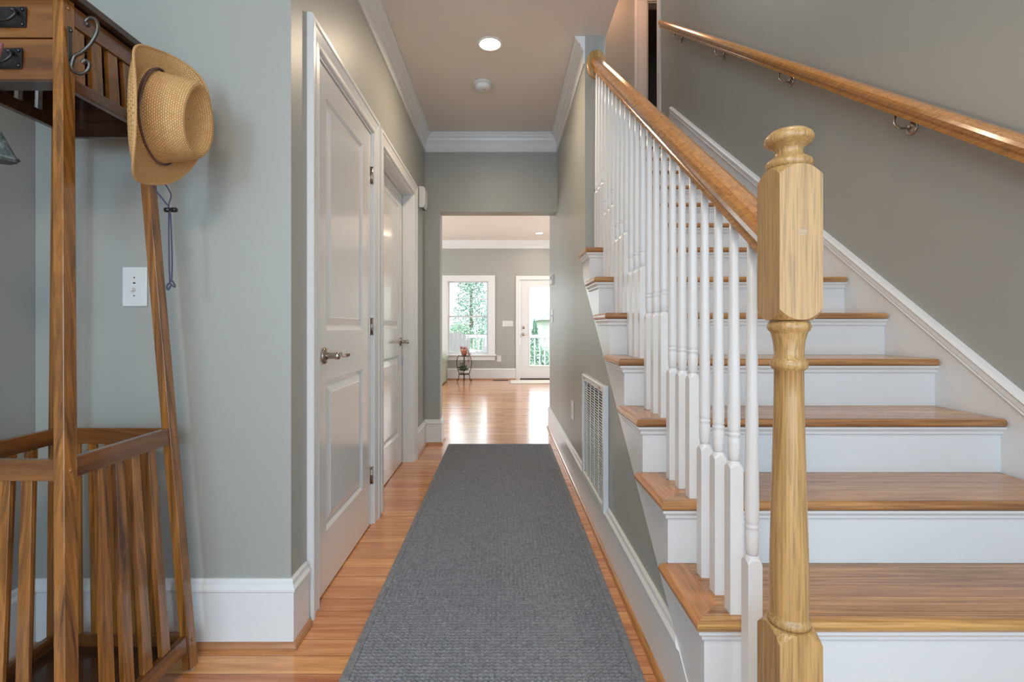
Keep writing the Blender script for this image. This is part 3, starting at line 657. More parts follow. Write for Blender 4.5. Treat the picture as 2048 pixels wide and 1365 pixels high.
# ------------------------------------------------------------------ runner rug
def rug():
    x0, x1, y0, y1 = -0.488, 0.424, 1.05, 4.40
    t = empty('runner_rug', (-0.03, 2.7, 0.001), 'long charcoal grey woven runner rug down the hall', 'rug')
    bw = 0.028; rows, cols = int((y1-y0-2*bw)/0.0152), int((x1-x0-2*bw)/0.0172)
    ax, ay = 6, 8
    nx, ny = cols*ax+1, rows*ay+1
    X = np.linspace(x0+bw, x1-bw, nx); Y = np.linspace(y0+bw, y1-bw, ny)
    U = np.linspace(0, cols, nx); V = np.linspace(0, rows, ny)
    gx, gy = np.meshgrid(X, Y); gu, gv = np.meshgrid(U, V)
    ph = np.random.rand(rows+1)*0.18
    amp = np.random.rand(rows+1, cols+2)*0.2+0.8
    iv = np.clip(gv.astype(int), 0, rows-1); gu2 = gu+ph[iv]; iu = np.clip(gu2.astype(int), 0, cols)
    hgt = (0.25+0.75*np.abs(np.sin(np.pi*gu2))**0.4)*np.abs(np.sin(np.pi*gv))**0.5*amp[iv, iu]
    gz = 0.0005+0.0115*hgt + 0.0006*np.random.rand(*gx.shape)
    off = np.array(t.location)
    vs = np.stack([gx-off[0], gy-off[1], gz-off[2]], -1).reshape(-1, 3)
    idx = np.arange(nx*ny).reshape(ny, nx)
    q = np.stack([idx[:-1, :-1], idx[:-1, 1:], idx[1:, 1:], idx[1:, :-1]], -1).reshape(-1, 4)
    me = bpy.data.meshes.new('woven_field'); me.vertices.add(len(vs)); me.vertices.foreach_set('co', vs.ravel())
    me.loops.add(q.size); me.loops.foreach_set('vertex_index', q.ravel()); me.polygons.add(len(q))
    me.polygons.foreach_set('loop_start', np.arange(0, q.size, 4)); me.polygons.foreach_set('use_smooth', np.ones(len(q), bool))
    me.update(calc_edges=True); me.materials.append(M['rug'])
    o = bpy.data.objects.new('woven_field', me); C.objects.link(o); o.parent = t
    e = MB(); z = 0.009
    for a in ((x0, x0+bw, y0, y1), (x1-bw, x1, y0, y1), (x0+bw, x1-bw, y0, y0+bw), (x0+bw, x1-bw, y1-bw, y1)): e.box(a[0], a[1], a[2], a[3], 0.001, z)
    e.build('edge_binding', M['rug'], t, 0.003)
rug()

# ------------------------------------------------------------------ floor border board at the hall edge (darker strip)
# ------------------------------------------------------------------ wall fittings
def switch_plate(x, y, z, face, w, h, label, n=1, kind='switch', name='light_switch', cat='light switch'):
    """face: '-Y' on a wall facing the camera, '-X' on the right wall"""
    t = empty(name, (x, y, z), label, cat)
    def bx(o, u0, u1, d0, d1, z0, z1):
        if face == '-Y': o.box(x+u0, x+u1, y-d1, y-d0, z+z0, z+z1)
        else: o.box(x-d1, x-d0, y+u0, y+u1, z+z0, z+z1)
    o = MB(); bx(o, -w/2, w/2, 0, 0.006, -h/2, h/2); o.build('cover_plate', M['plastic'], t, 0.003)
    for i in range(n):
        u = (i-(n-1)/2)*0.046
        if kind == 'switch':
            o = MB(); bx(o, u-0.005, u+0.005, 0.006, 0.017, -0.003, 0.012); bx(o, u-0.0035, u+0.0035, 0.006, 0.022, 0.004, 0.011); o.build('toggle', M['plastic'], t, 0.001)
        elif kind == 'fan':
            o = MB(); bx(o, u-0.004, u+0.004, 0.006, 0.022, -0.014, -0.004); o.build('toggle', M['plastic'], t, 0.001)
        else:
            for zz in (-0.019, 0.019):
                o = MB(); bx(o, u-0.016, u+0.016, 0.006, 0.009, zz-0.014, zz+0.014); so = o.build('socket', M['plastic'], t, 0.002)
                for du in (-0.006, 0.006): o = MB(); bx(o, u+du-0.001, u+du+0.001, 0.0088, 0.0095, zz-0.002, zz+0.006); o.build('slot', M['black'], so)
        if kind in ('switch', 'fan'):
            for zz in ((-0.042, 0.042) if kind == 'switch' else (-0.03, 0.03)):
                o = MB(); bx(o, u-0.0025, u+0.0025, 0.006, 0.0072, zz-0.0025, zz+0.0025); o.build('screw', M['nickel'], t)
            if kind == 'fan': o = MB(); bx(o, u-0.004, u+0.004, 0.006, 0.0068, 0.010, 0.014); o.build('indicator_mark', M['iron'], t)
    return t
switch_plate(-1.222, YF, 1.193, '-Y', 0.082, 0.131, 'white switch plate on the sage wall behind the coat rack', 1, 'fan')
switch_plate(0.095, YB, 1.122, '-Y', 0.215, 0.115, 'wide white three-gang switch plate between window and glazed door', 3, 'switch')
switch_plate(-0.08, YB, 0.42, '-Y', 0.085, 0.125, 'white outlet just below the far window corner', 1, 'outlet', 'wall_outlet', 'outlet')
switch_plate(XR, 3.43, 0.475, '-X', 0.10, 0.13, 'white outlet low on the right hall wall beyond the vent', 1, 'outlet', 'wall_outlet', 'outlet')
switch_plate(XR, 4.84, 1.165, '-X', 0.10, 0.125, 'white toggle switch on the right wall below the thermostat', 1, 'switch')
t = empty('thermostat', (XR, 4.76, 1.52), 'grey thermostat high on the right wall near the opening', 'thermostat')
o = MB(); o.box(XR-0.006, XR, 4.70, 4.82, 1.462, 1.572); o.build('back_plate', M['plastic'], t, 0.002)
o = MB(); o.box(XR-0.026, XR-0.006, 4.71, 4.81, 1.470, 1.564); o.build('housing', M['vent'], t, 0.004)
o = MB(); o.box(XR-0.0275, XR-0.026, 4.73, 4.79, 1.515, 1.55); o.build('display', M['iron'], t)
# door chime
t = empty('door_chime', (XL, 4.17, 2.15), 'small cream door chime box high on the left wall', 'door chime')
o = MB(); o.prism([(XL, 2.06), (XL+0.030, 2.06), (XL+0.052, 2.085), (XL+0.055, 2.20), (XL+0.045, 2.235), (XL+0.012, 2.24), (XL, 2.24)], 'Y', 4.10, 4.23); o.build('housing', M['plastic'], t, 0.006, 3)
o = MB()
for i in range(5): MB().box(XL+0.015, XL+0.040, 4.115+i*0.022, 4.125+i*0.022, 2.0585, 2.0605).build('sound_slot', M['iron'], t)
# return air grille
def vent():
    y0, y1, z0, z1 = 2.265, 2.885, 0.19, 0.785; x = XR
    t = empty('return_air_grille', (x, (y0+y1)/2, z0), 'large white louvred return air grille low on the right wall', 'air grille')
    o = MB(); f = 0.035
    for a in ((y0, y0+f, z0, z1), (y1-f, y1, z0, z1), (y0+f, y1-f, z0, z0+f), (y0+f, y1-f, z1-f, z1)):
        o.box(x-0.026, x, *a[:2], *a[2:])
    o.build('frame', M['vent'], t, 0.005)
    MB().box(x-0.004, x-0.001, y0+f, y1-f, z0+f, z1-f).build('filter', M['dark'], t)  # dark sheet standing in for the shade behind the louvers
    n = 38; o = MB(); hh = (z1-z0-2*f)/n
    for i in range(n):
        z = z0+f+i*hh
        o.hexa([(x-0.0185, y0+f, z), (x-0.0185, y1-f, z), (x-0.014, y1-f, z+hh*0.10), (x-0.014, y0+f, z+hh*0.10)], [(x-0.0185, y0+f, z+0.0040), (x-0.0185, y1-f, z+0.0040), (x-0.014, y1-f, z+hh*0.10+0.0035), (x-0.014, y0+f, z+hh*0.10+0.0035)])
    o.build('louvers', M['vent'], t)
    for i in range(1, 5):
        yy = y0+f+(y1-y0-2*f)*i/5
        MB().box(x-0.0215, x-0.0185, yy-0.004, yy+0.004, z0+f, z1-f).build('divider_bar', M['vent'], t)
    for yy in (y0+0.09, y1-0.09):
        o = MB(); o.box(x-0.0275, x-0.026, yy-0.025, yy+0.025, z1-0.024, z1-0.012); o.build('latch', M['nickel'], t)
vent()

# ------------------------------------------------------------------ ceiling fittings
def downlight(x, y, r, label, power):
    t = empty('recessed_light', (x, y, ZC), label, 'ceiling light')
    o = MB(); n = 36
    o.lathe([(r, 0), (r, -0.003), (r-0.004, -0.006), (r-0.012, -0.006), (r-0.014, -0.002), (r-0.014, 0)], (x, y, ZC), 'Z', n); o.build('trim_ring', M['lamptrim'], t)
    o = MB(); o.lathe([(r-0.0145, -0.0045), (r-0.03, -0.0025), (0.0001, -0.002)], (x, y, ZC), 'Z', n); o.build('lamp_lens', M['lampglow'], t)
    l = area('downlight_glow', (x, y, ZC-0.012), (0, 0, 0), 2*r-0.03, 2*r-0.03, power, (1.0, 0.80, 0.58), shape='DISK'); l.data.spread = math.radians(165)
downlight(-0.08, 3.01, 0.079, 'round recessed ceiling light glowing warm in the hall', 12)
downlight(0.67, 9.1, 0.079, 'small recessed ceiling light in the far room', 7)
t = empty('smoke_detector', (-0.145, 3.50, ZC), 'round white smoke detector on the hall ceiling', 'smoke detector')
MB().lathe([(0.066, 0), (0.066, -0.008), (0.062, -0.012), (0.0001, -0.012)], (-0.145, 3.50, ZC), 'Z', 32).build('base_plate', M['plastic'], t)
MB().lathe([(0.053, -0.012), (0.056, -0.018), (0.054, -0.036), (0.048, -0.045), (0.030, -0.050), (0.0001, -0.050)], (-0.145, 3.50, ZC), 'Z', 32).build('housing', M['plastic'], t)
MB().lathe([(0.010, -0.049), (0.010, -0.052), (0.0001, -0.052)], (-0.130, 3.485, ZC), 'Z', 16).build('test_button', M['felt'], t)

# ------------------------------------------------------------------ coat rack
ZT = 1.905
def xr(z): return -0.955-0.0865*z      # right face of right legs
def yf(z): return 1.070+0.092*z        # front face of front legs
XLL = lambda z: -1.400+0.010*z         # left face of left legs
YRR = 1.500                            # front face of rear legs
LW, LD = 0.026, 0.036
rk = empty('coat_rack', (-1.2, 1.3, 0), 'stained wooden mission-style hall tree with slatted umbrella base and drawers', 'coat rack')
def leg(xa, ya, label=None):
    """xa(z), ya(z): left/front corner"""
    o = MB(); rs = []
    for z in (0.006, ZT): rs.append([(xa(z), ya(z), z), (xa(z)+LW, ya(z), z), (xa(z)+LW, ya(z)+LD, z), (xa(z), ya(z)+LD, z)])
    o.rings(rs, smooth=False); return o.build('leg', M['rack'], rk, 0.002)
xa_r = lambda z: xr(z)-LW
legs = [leg(xa_r, yf), leg(xa_r, lambda z: YRR), leg(XLL, yf), leg(XLL, lambda z: YRR)]
for (fx, fy) in ((xa_r, yf), (xa_r, lambda z: YRR), (XLL, yf), (XLL, lambda z: YRR)):
    o = MB(); o.lathe([(0.011, 0.0), (0.011, 0.007)], (fx(0)+LW/2, fy(0)+LD/2, 0), 'Z', 16); o.build('foot_pad', M['felt'], rk)
def rail_x(z0, z1, yfun, th, name, m, inset=0.006):
    o = MB(); a = [(XLL(z)+LW-0.001, yfun(z)+inset, z) for z in (z0, z1)]; 
    P = []
    for z in (z0, z1):
        P.append([(XLL(z)+LW-0.001, yfun(z)+inset, z), (xa_r(z)+0.001, yfun(z)+inset, z), (xa_r(z)+0.001, yfun(z)+inset+th, z), (XLL(z)+LW-0.001, yfun(z)+inset+th, z)])
    o.hexa(P[0], P[1]); return o.build(name, m, rk, 0.0015)
def rail_y(z0, z1, side, th, name, m, inset=0.004):
    P = []; o = MB()
    for z in (z0, z1):
        if side > 0: xb = xr(z)-inset; xa_ = xb-th
        else: xa_ = XLL(z)+inset; xb = xa_+th
        P.append([(xa_, yf(z)+LD-0.001, z), (xb, yf(z)+LD-0.001, z), (xb, YRR+0.001, z), (xa_, YRR+0.001, z)])
    o.hexa(P[0], P[1]); return o.build(name, m, rk, 0.0015)
yr_ = lambda z: YRR+0.006
for (z0, z1) in ((0.065, 0.112), (0.700, 0.748)):
    rail_x(z0, z1, yf, 0.018, 'rail', M['rackX']); rail_x(z0, z1, lambda z: YRR, 0.018, 'rail', M['rackX'])
    rail_y(z0, z1, 1, 0.018, 'rail', M['rackY']); rail_y(z0, z1, -1, 0.018, 'rail', M['rackY'])
# upper rails and top cabinet
rail_y(1.666, 1.700, 1, 0.018, 'rail', M['rackY']); rail_y(1.666, 1.700, -1, 0.018, 'rail', M['rack_shade'])
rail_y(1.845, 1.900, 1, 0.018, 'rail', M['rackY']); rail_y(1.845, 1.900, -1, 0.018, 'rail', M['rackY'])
rail_x(1.645, 1.900, lambda z: YRR+0.006, 0.014, 'back_panel', M['rack_shade'])
def slat_x(u0, u1, za, zb, yfun, m=None, th=0.009, inset=0.011):
    P = []; o = MB()
    for z in (za, zb):
        L_, R_ = XLL(z)+LW, xa_r(z); c0 = L_+(R_-L_)*u0; c1 = L_+(R_-L_)*u1
        P.append([(c0, yfun(z)+inset, z), (c1, yfun(z)+inset, z), (c1, yfun(z)+inset+th, z), (c0, yfun(z)+inset+th, z)])
    o.hexa(P[0], P[1]); o.build('slat', m or M['rack'], rk, 0.001)
def slat_y(u0, u1, za, zb, side, m=None, th=0.014, inset=0.009):
    P = []; o = MB()
    for z in (za, zb):
        A_, B_ = yf(z)+LD, YRR; c0 = A_+(B_-A_)*u0; c1 = A_+(B_-A_)*u1
        if side > 0: xb = xr(z)-inset; xa_ = xb-th
        else: xa_ = XLL(z)+inset; xb = xa_+th
        P.append([(xa_, c0, z), (xb, c0, z), (xb, c1, z), (xa_, c1, z)])
    o.hexa(P[0], P[1]); o.build('slat', m or M['rack'], rk, 0.001)
for i in range(5):
    c_ = 0.777-0.157*i; hw = 0.040
    slat_x(c_-hw, c_+hw, 0.112, 0.700, yf); slat_x(c_-hw, c_+hw, 0.112, 0.700, lambda z: YRR)
for i in range(4):
    c_ = (0.258, 0.427, 0.600, 0.788)[i]; hw = 0.044
    slat_y(c_-hw, c_+hw, 0.112, 0.700, 1); slat_y(c_-hw, c_+hw, 0.112, 0.700, -1)
for i in range(4):
    c_ = 0.10+i*0.25; hw = 0.075
    slat_y(c_-hw, c_+hw, 1.700, 1.845, 1); slat_y(c_-hw, c_+hw, 1.700, 1.845, -1, M['rack_shade'])
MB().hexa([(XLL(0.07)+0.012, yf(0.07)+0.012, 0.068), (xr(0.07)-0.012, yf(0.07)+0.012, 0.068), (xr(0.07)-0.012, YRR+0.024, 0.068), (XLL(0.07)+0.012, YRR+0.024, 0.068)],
          [(XLL(0.07)+0.012, yf(0.07)+0.012, 0.076), (xr(0.07)-0.012, yf(0.07)+0.012, 0.076), (xr(0.07)-0.012, YRR+0.024, 0.076), (XLL(0.07)+0.012, YRR+0.024, 0.076)]).build('bottom_shelf', M['rack_shade'], rk)
o = MB(); o.box(-1.412, xr(ZT)+0.020, yf(ZT)-0.024, YRR+LD+0.008, ZT, ZT+0.020); o.build('top_board', M['rack_shade'], rk, 0.003)
# drawers
def drawer(z0, z1):
    P = []; o = MB()
    for z in (z0, z1):
        P.append([(XLL(z)+LW+0.002, yf(z)+0.005, z), (xa_r(z)-0.002, yf(z)+0.005, z), (xa_r(z)-0.002, yf(z)+0.022, z), (XLL(z)+LW+0.002, yf(z)+0.022, z)])
    o.hexa(P[0], P[1]); d_ = o.build('drawer', M['rackX'], rk, 0.002)
    o = MB(); zc_ = (z0+z1)/2; ys = yf(z0)+0.0235
    o.box(XLL(z0)+LW+0.012, xa_r(z0)-0.012, ys, ys+0.05, z0+0.004, z0+0.010); o.box(XLL(z0)+LW+0.012, XLL(z0)+LW+0.020, ys, ys+0.05, z0+0.004, z1-0.02); o.box(xa_r(z0)-0.022, xa_r(z0)-0.014, ys, ys+0.05, z0+0.004, z1-0.02)
    o.build('drawer_box', M['rack_shade'], d_)
    yy = yf(zc_)+0.004; xc = -1.258; zc_ = (z0+z1)/2-0.001
    h = empty('pull', (0, 0, 0)); h.parent = d_; hb = world_loc(d_); h.location = Vector((xc, yy, zc_))-hb
    o = MB(); o.box(xc-0.050, xc+0.050, yy-0.004, yy, zc_-0.026, zc_+0.026)
    for sx in (-0.042, 0.042):
        for sz in (-0.019, 0.019): o.lathe([(0.005, 0), (0.004, -0.003), (0.0001, -0.004)], (xc+sx, yy-0.004, zc_+sz), 'Y', 12)
    # pull hangs from two knuckles
    o.v = o.v; 
    pts = spline([(xc-0.030, yy-0.014, zc_+0.012), (xc-0.034, yy-0.016, zc_), (xc-0.020, yy-0.018, zc_-0.014), (xc, yy-0.018, zc_-0.017), (xc+0.020, yy-0.018, zc_-0.014), (xc+0.034, yy-0.016, zc_), (xc+0.030, yy-0.014, zc_+0.012)], 6)
    o.tube(pts, 0.0035, 10)
    for sx in (-0.028, 0.028): o.lathe([(0.006, 0), (0.006, -0.012), (0.003, -0.016), (0.0001, -0.017)], (xc+sx, yy-0.003, zc_+0.012), 'Y', 14)
    bpy.data.objects.remove(h)
    o.build('drawer_pull', M['iron'], d_)
drawer(1.682, 1.789); drawer(1.793, 1.898)
# wooden pegs
for (z, yy) in ((1.878, None), (0.722, None)):
    for Y_ in (yf(z)+LD*0.45, YRR+LD*0.55):
        MB().lathe([(0.0048, -0.001), (0.0045, 0.002), (0.003, 0.004), (0.0001, 0.0045)], (xr(z), Y_, z), 'X', 12).build('peg', M['rack'], rk)
MB().lathe([(0.0048, -0.001), (0.0045, 0.002), (0.003, 0.004), (0.0001, 0.0045)], (xr(0.09), YRR+LD*0.55, 0.09), 'X', 12).build('peg', M['rack'], rk)
# wrought hooks on the right legs (plate + upper and lower scroll)
def hook(x, y, z, sgn=1, name='coat_hook'):
    """s-scrolled double hook: leaves the leg at x and swings in the x-z plane"""
    o = MB()
    o.box(min(x, x+sgn*0.004), max(x, x+sgn*0.004), y-0.005, y+0.005, z-0.035, z+0.060)
    o.lathe([(0.0045, 0), (0.0035, sgn*0.004), (0.0001, sgn*0.005)], (x+sgn*0.004, y, z+0.050), 'X', 12)
    up = [(0.004, -0.030), (0.010, -0.050), (0.028, -0.060), (0.046, -0.052), (0.052, -0.036), (0.044, -0.026), (0.034, -0.032)]
    pts = spline([(x+sgn*a, y, z+b_) for a, b_ in up], 6); o.tube(pts, [0.0042]*(len(pts)-6)+[0.006]*6, 10)
    up = [(0.006, -0.042), (0.014, -0.016), (0.034, -0.004), (0.056, 0.018), (0.072, 0.050), (0.070, 0.074), (0.054, 0.083), (0.042, 0.072), (0.050, 0.064)]
    pts = spline([(x+sgn*a, y, z+b_) for a, b_ in up], 6); o.tube(pts, [0.0044]*(len(pts)-6)+[0.0058]*6, 10)
    h = o.build(name, M['hook'], rk); h['label'] = 'antique pewter scrolled double hook'
zh = 1.766
hook(xr(zh), yf(zh)+LD*0.5, zh)
hook(xr(1.76), YRR+0.5*LD-0.012, 1.75)
hook(-1.395+0.0, yf(zh)+LD*0.5, zh, -1)

# ------------------------------------------------------------------ straw hat
def hat():
    cx, cy, cz = -0.992, 1.405, 1.660
    t = empty('straw_hat', (cx, cy, cz), 'tan woven straw hat with a curled brim hanging on the coat rack', 'hat')
    prof = [(0.002, 0.002, 0.088), (0.018, 0.008, 0.088), (0.038, 0.020, 0.088), (0.060, 0.034, 0.090), (0.074, 0.045, 0.096), (0.083, 0.053, 0.108), (0.090, 0.061, 0.119), (0.097, 0.067, 0.121), (0.103, 0.071, 0.115), (0.109, 0.075, 0.098), (0.114, 0.079, 0.072), (0.119, 0.083, 0.042), (0.124, 0.087, 0.015), (0.129, 0.092, 0.004)]
    n = 96; rs = []; vv = []
    acc = 0; last = None
    bn = 12
    seq = [(a, b_, c_, 0.0) for a, b_, c_ in prof]+[(0.129+(0.188-0.129)*i/bn, 0.092+(0.162-0.092)*i/bn, 0.002, i/bn) for i in range(1, bn+1)]
    for (a, b_, c_, tt) in seq:
        ring = []
        for i in range(n):
            th = 2*math.pi*i/n; ct, s2 = math.cos(th), math.sin(th)   # ct along the long axis, s2 across
            ex = 1-0.30*tt
            la = a*math.copysign(abs(ct)**ex, ct); sb = b_*math.copysign(abs(s2)**ex, s2)
            if c_ > 0.02: sb *= (1-0.14*ct*min(1, (c_-0.02)/0.05))      # tear drop
            cc = c_
            if 0.105 < c_ < 0.130: cc += 0.005*ct
            if tt > 0:
                far = s2 < 0                      # -sb is +y, away from the viewer
                curl = (0.052*(1+0.7*ct) if far else 0.030)*abs(s2)**1.7*tt**1.5
                if far: sb *= 1-0.15*tt
                la -= 0.22*sb*tt
                if not far: curl += 0.020*max(0, tt-0.75)/0.25*abs(s2)**3
                cc += curl-0.012*tt*abs(ct)**2+0.008*tt
            ring.append((cc, -sb, la))
        if last is not None: acc += math.dist((a, c_), (last[0], last[1])) if tt == 0 else 0.0075
        last = (a, c_); rs.append(ring); vv.append(acc)
    RM = Matrix.Rotation(math.radians(3.5), 3, 'X') @ Matrix.Rotation(math.radians(3.0), 3, 'Y')
    verts = [tuple(RM @ Vector(p)) for r in rs for p in r]
    fs = []; uvs = []
    for k in range(len(rs)-1):
        for i in range(n):
            fs.append((k*n+i, k*n+(i+1) % n, (k+1)*n+(i+1) % n, (k+1)*n+i))
            per = 0.52 if seq[k][3] == 0 else 0.52+0.5*seq[k][3]
            p2 = 0.0066*(88 if seq[k+1][3] == 0 else 128)*(0.5 if seq[k][0] < 0.07 else 1)
            uvs += [(i/n*p2, vv[k]), ((i+1)/n*p2, vv[k]), ((i+1)/n*p2, vv[k+1]), (i/n*p2, vv[k+1])]
    fs.append(list(range(n))); uvs += [(0.0033+0.0002*i, 0.0029) for i in range(n)]
    me = bpy.data.meshes.new('hat_body'); me.from_pydata(verts, [], fs); ul = me.uv_layers.new(name='UVMap')
    for i, q in enumerate(uvs): ul.data[i].uv = q
    me.polygons.foreach_set('use_smooth', [True]*len(fs)); me.materials.append(M['straw']); me.update()
    o = bpy.data.objects.new('hat_body', me); C.objects.link(o); o.parent = t; t['label'] = 'tan woven straw hat with a curled brim hanging on the coat rack'
    sm = o.modifiers.new('solid', 'SOLIDIFY'); sm.thickness = 0.0035; sm.offset = 0
    # rolled edge
    T0 = Vector((cx, cy, cz))
    e = MB(); ring = [T0+RM @ Vector(p) for p in rs[-1]]; e.tube(ring+[ring[0], ring[1]], 0.0036, 8); e.build('brim_edge', M['strawedge'], t)
    # cord band round the crown
    def band_pt(th, c0=0.012, off=0.003): return T0+RM @ Vector((c0, -(0.091+off)*math.sin(th), (0.128+off)*math.cos(th)))
    e = MB(); pts = [band_pt(2*math.pi*i/48, 0.013+0.004*math.sin(2*math.pi*i/48)) for i in range(50)]; e.tube(pts, 0.0028, 8); e.build('hat_band', M['band'], t)
    e = MB(); pts = [band_pt(math.radians(a), 0.016+0.008*math.sin(math.radians((a-0)*1.8)), 0.004) for a in range(0, 101, 6)]; e.tube(pts, 0.0028, 8); e.build('hat_band', M['band'], t)
    bp_ = band_pt(math.radians(86), 0.014, 0.008)
    e = MB(); e.lathe([(0.0001, -0.005), (0.0035, -0.0035), (0.005, 0), (0.0035, 0.0035), (0.0001, 0.005)], tuple(bp_), 'Z', 12); e.build('cord_bead', M['black'], t)
    # chin cord
    kx, ky = -1.010, 1.475
    e = MB(); e.tube(spline([(cx-0.045, 1.44, 1.50), (-1.035, 1.455, 1.47), (-1.017, ky, 1.435), (-1.003, ky, 1.41), (-0.998, ky, 1.33), (-0.996, ky, 1.25), (-0.998, ky, 1.195)], 6), 0.0022, 8)
    e.tube(spline([(cx-0.03, 1.47, 1.50), (-1.000, 1.475, 1.46), (-1.006, ky, 1.43), (-1.008, ky+0.003, 1.41), (-1.006, ky, 1.33), (-1.005, ky, 1.25), (-1.003, ky, 1.195)], 6), 0.0022, 8)
    e.tube(spline([(-0.998, ky, 1.20), (-0.990, ky, 1.19), (-0.988, ky, 1.180), (-0.996, ky-0.003, 1.186), (-1.004, ky, 1.192), (-1.012, ky, 1.182), (-1.008, ky, 1.172), (-1.0, ky, 1.184)], 5), 0.0028, 8)
    e.build('chin_cord', M['cord'], t)
    e = MB(); e.lathe([(0.0001, -0.014), (0.007, -0.012), (0.0075, 0), (0.0045, 0.002), (0.0045, 0.005), (0.007, 0.007), (0.0075, 0.020), (0.006, 0.023), (0.0001, 0.023)], (-1.005, ky, 1.412), 'X', 16); e.build('cord_toggle', M['black'], t)
hat()

# hanging cap and strap at the left picture edge
t = empty('grey_cap', (-1.15, 1.12, 1.50), 'grey green cloth cap hanging at the left edge of the coat rack', 'cap')
rs = []; n = 28
cxp, cyp = -1.236, 1.15
for (r, h, ex) in ((0.006, 1.605, 1), (0.020, 1.600, 1), (0.022, 1.580, 1), (0.018, 1.567, 1), (0.026, 1.555, 1), (0.045, 1.525, 1), (0.062, 1.49, 1), (0.074, 1.465, 1.02), (0.082, 1.447, 1.05), (0.080, 1.440, 1.05)):
    rs.append([(cxp+r*ex*math.cos(2*math.pi*i/n)*(1+0.05*math.sin(5*2*math.pi*i/n)), cyp+r*0.55*math.sin(2*math.pi*i/n)*(1+0.06*math.sin(7*2*math.pi*i/n)), h+0.018-0.010*math.cos(2*math.pi*i/n)) for i in range(n)])
MB().rings(rs, cap=True).build('cap_body', M['cloth'], t)
e = MB(); rr_ = [Vector(p)*1.0 for p in rs[-2]]; e.tube(rr_+[rr_[0], rr_[1]], 0.003, 8); e.build('brim_seam', M['cloth'], t)
e = MB(); e.tube(spline([(-1.236, 1.15, 1.618), (-1.230, 1.145, 1.628), (-1.222, 1.140, 1.642)], 4), 0.002, 6); e.build('hanging_loop', M['cord'], t)
t = empty('strap', (-1.190, 1.15, 1.66), 'mauve strap with a metal clip at the left edge of the rack', 'strap')
e = MB()
pts = spline([(-1.192, 1.165, 1.735), (-1.190, 1.160, 1.72), (-1.192, 1.155, 1.695), (-1.198, 1.150, 1.665)], 6)
rs = [[(p.x-0.004, p.y-0.003, p.z), (p.x+0.004, p.y-0.003, p.z), (p.x+0.004, p.y+0.003, p.z), (p.x-0.004, p.y+0.003, p.z)] for p in pts]; e.rings(rs, smooth=False); e.build('webbing', M['strap'], t, 0.001)
e = MB(); e.tube(spline([(-1.198, 1.15, 1.667), (-1.190, 1.15, 1.664), (-1.186, 1.15, 1.655), (-1.190, 1.15, 1.646), (-1.200, 1.15, 1.645), (-1.208, 1.148, 1.640), (-1.216, 1.13, 1.630)], 5), 0.0028, 8); e.build('clip', M['hook'], t)

# ------------------------------------------------------------------ far room things
# plant stand
sx, sy = -0.745, 9.38
t = empty('plant_stand', (sx, sy, 0), 'black wrought wire plant stand below the far window', 'plant stand')
o = MB()
for zz, r in ((0.155, 0.10), (0.50, 0.085)):
    pts = [(sx+r*math.cos(a*math.pi/14), sy+r*math.sin(a*math.pi/14), zz) for a in range(29)]; o.tube(pts, 0.006, 8)
o.build('shelf_ring', M['wire'], t)
MB().lathe([(0.0001, 0.148), (0.097, 0.148), (0.097, 0.153), (0.0001, 0.153)], (sx, sy, 0), 'Z', 24).build('tray', M['wire'], t)
MB().lathe([(0.0001, 0.494), (0.082, 0.494), (0.082, 0.500), (0.0001, 0.500)], (sx, sy, 0), 'Z', 24).build('tray', M['wire'], t)
for a in (0.5, 2.6, 4.2, 5.6):
    ca, sa = math.cos(a), math.sin(a)
    ca, sa = {0.5: (1, 0.25), 2.6: (-1, 0.25), 4.2: (0.0, -1), 5.6: (0.0, 1)}[a]
    pts = [(0.105, 0.0), (0.135, 0.006), (0.140, 0.030), (0.120, 0.045), (0.108, 0.03), (0.104, 0.08), (0.100, 0.155), (0.130, 0.26), (0.142, 0.38), (0.118, 0.48), (0.082, 0.51)]
    pts[0] = (0.112, 0.012)
    o = MB(); o.tube(spline([(sx+r*ca, sy+r*sa, z+0.007) for r, z in pts], 5), 0.0065, 8); o.build('leg', M['wire'], t)
t = empty('flower_pot', (sx, sy, 0.503), 'terracotta pot with pink flowers on top of the plant stand', 'flower pot')
MB().lathe([(0.0001, 0.502), (0.045, 0.502), (0.066, 0.600), (0.074, 0.602), (0.076, 0.632), (0.066, 0.632), (0.062, 0.61), (0.0001, 0.605)], (sx, sy, 0), 'Z', 24).build('pot', M['terra'], t)
def leaves(o, n, c, r, size, seed, flat=False):
    rg = random.Random(seed)
    for _ in range(n):
        while True:
            p = Vector((rg.uniform(-1, 1), rg.uniform(-1, 1), rg.uniform(-1, 1)))
            if p.length < 1: break
        p = Vector((c[0]+p.x*r[0], c[1]+p.y*r[1], c[2]+p.z*r[2]))
        s = size*rg.uniform(0.6, 1.3); u = Vector((rg.uniform(-1, 1), rg.uniform(-1, 1), rg.uniform(-0.6, 0.6))).normalized(); w_ = u.cross(Vector((rg.uniform(-1, 1), rg.uniform(-1, 1), rg.uniform(-1, 1)))).normalized()
        o.add([p-u*s, p+w_*s*0.5, p+u*s, p-w_*s*0.5], [(0, 1, 2, 3)])
o = MB(); leaves(o, 60, (sx+0.00, sy, 0.655), (0.08, 0.07, 0.035), 0.018, 1); leaves(o, 30, (sx+0.10, sy-0.05, 0.54), (0.045, 0.04, 0.03), 0.016, 2); leaves(o, 60, (sx+0.09, sy-0.06, 0.42), (0.055, 0.03, 0.11), 0.014, 3)
leaves(o, 12, (sx-0.075, sy, 0.685), (0.02, 0.02, 0.03), 0.014, 9)
o.build('pink_blooms', M['pink'], t)
o = MB(); leaves(o, 30, (sx, sy, 0.64), (0.06, 0.06, 0.02), 0.02, 4); o.build('foliage', M['leaf'], t)
o = MB()
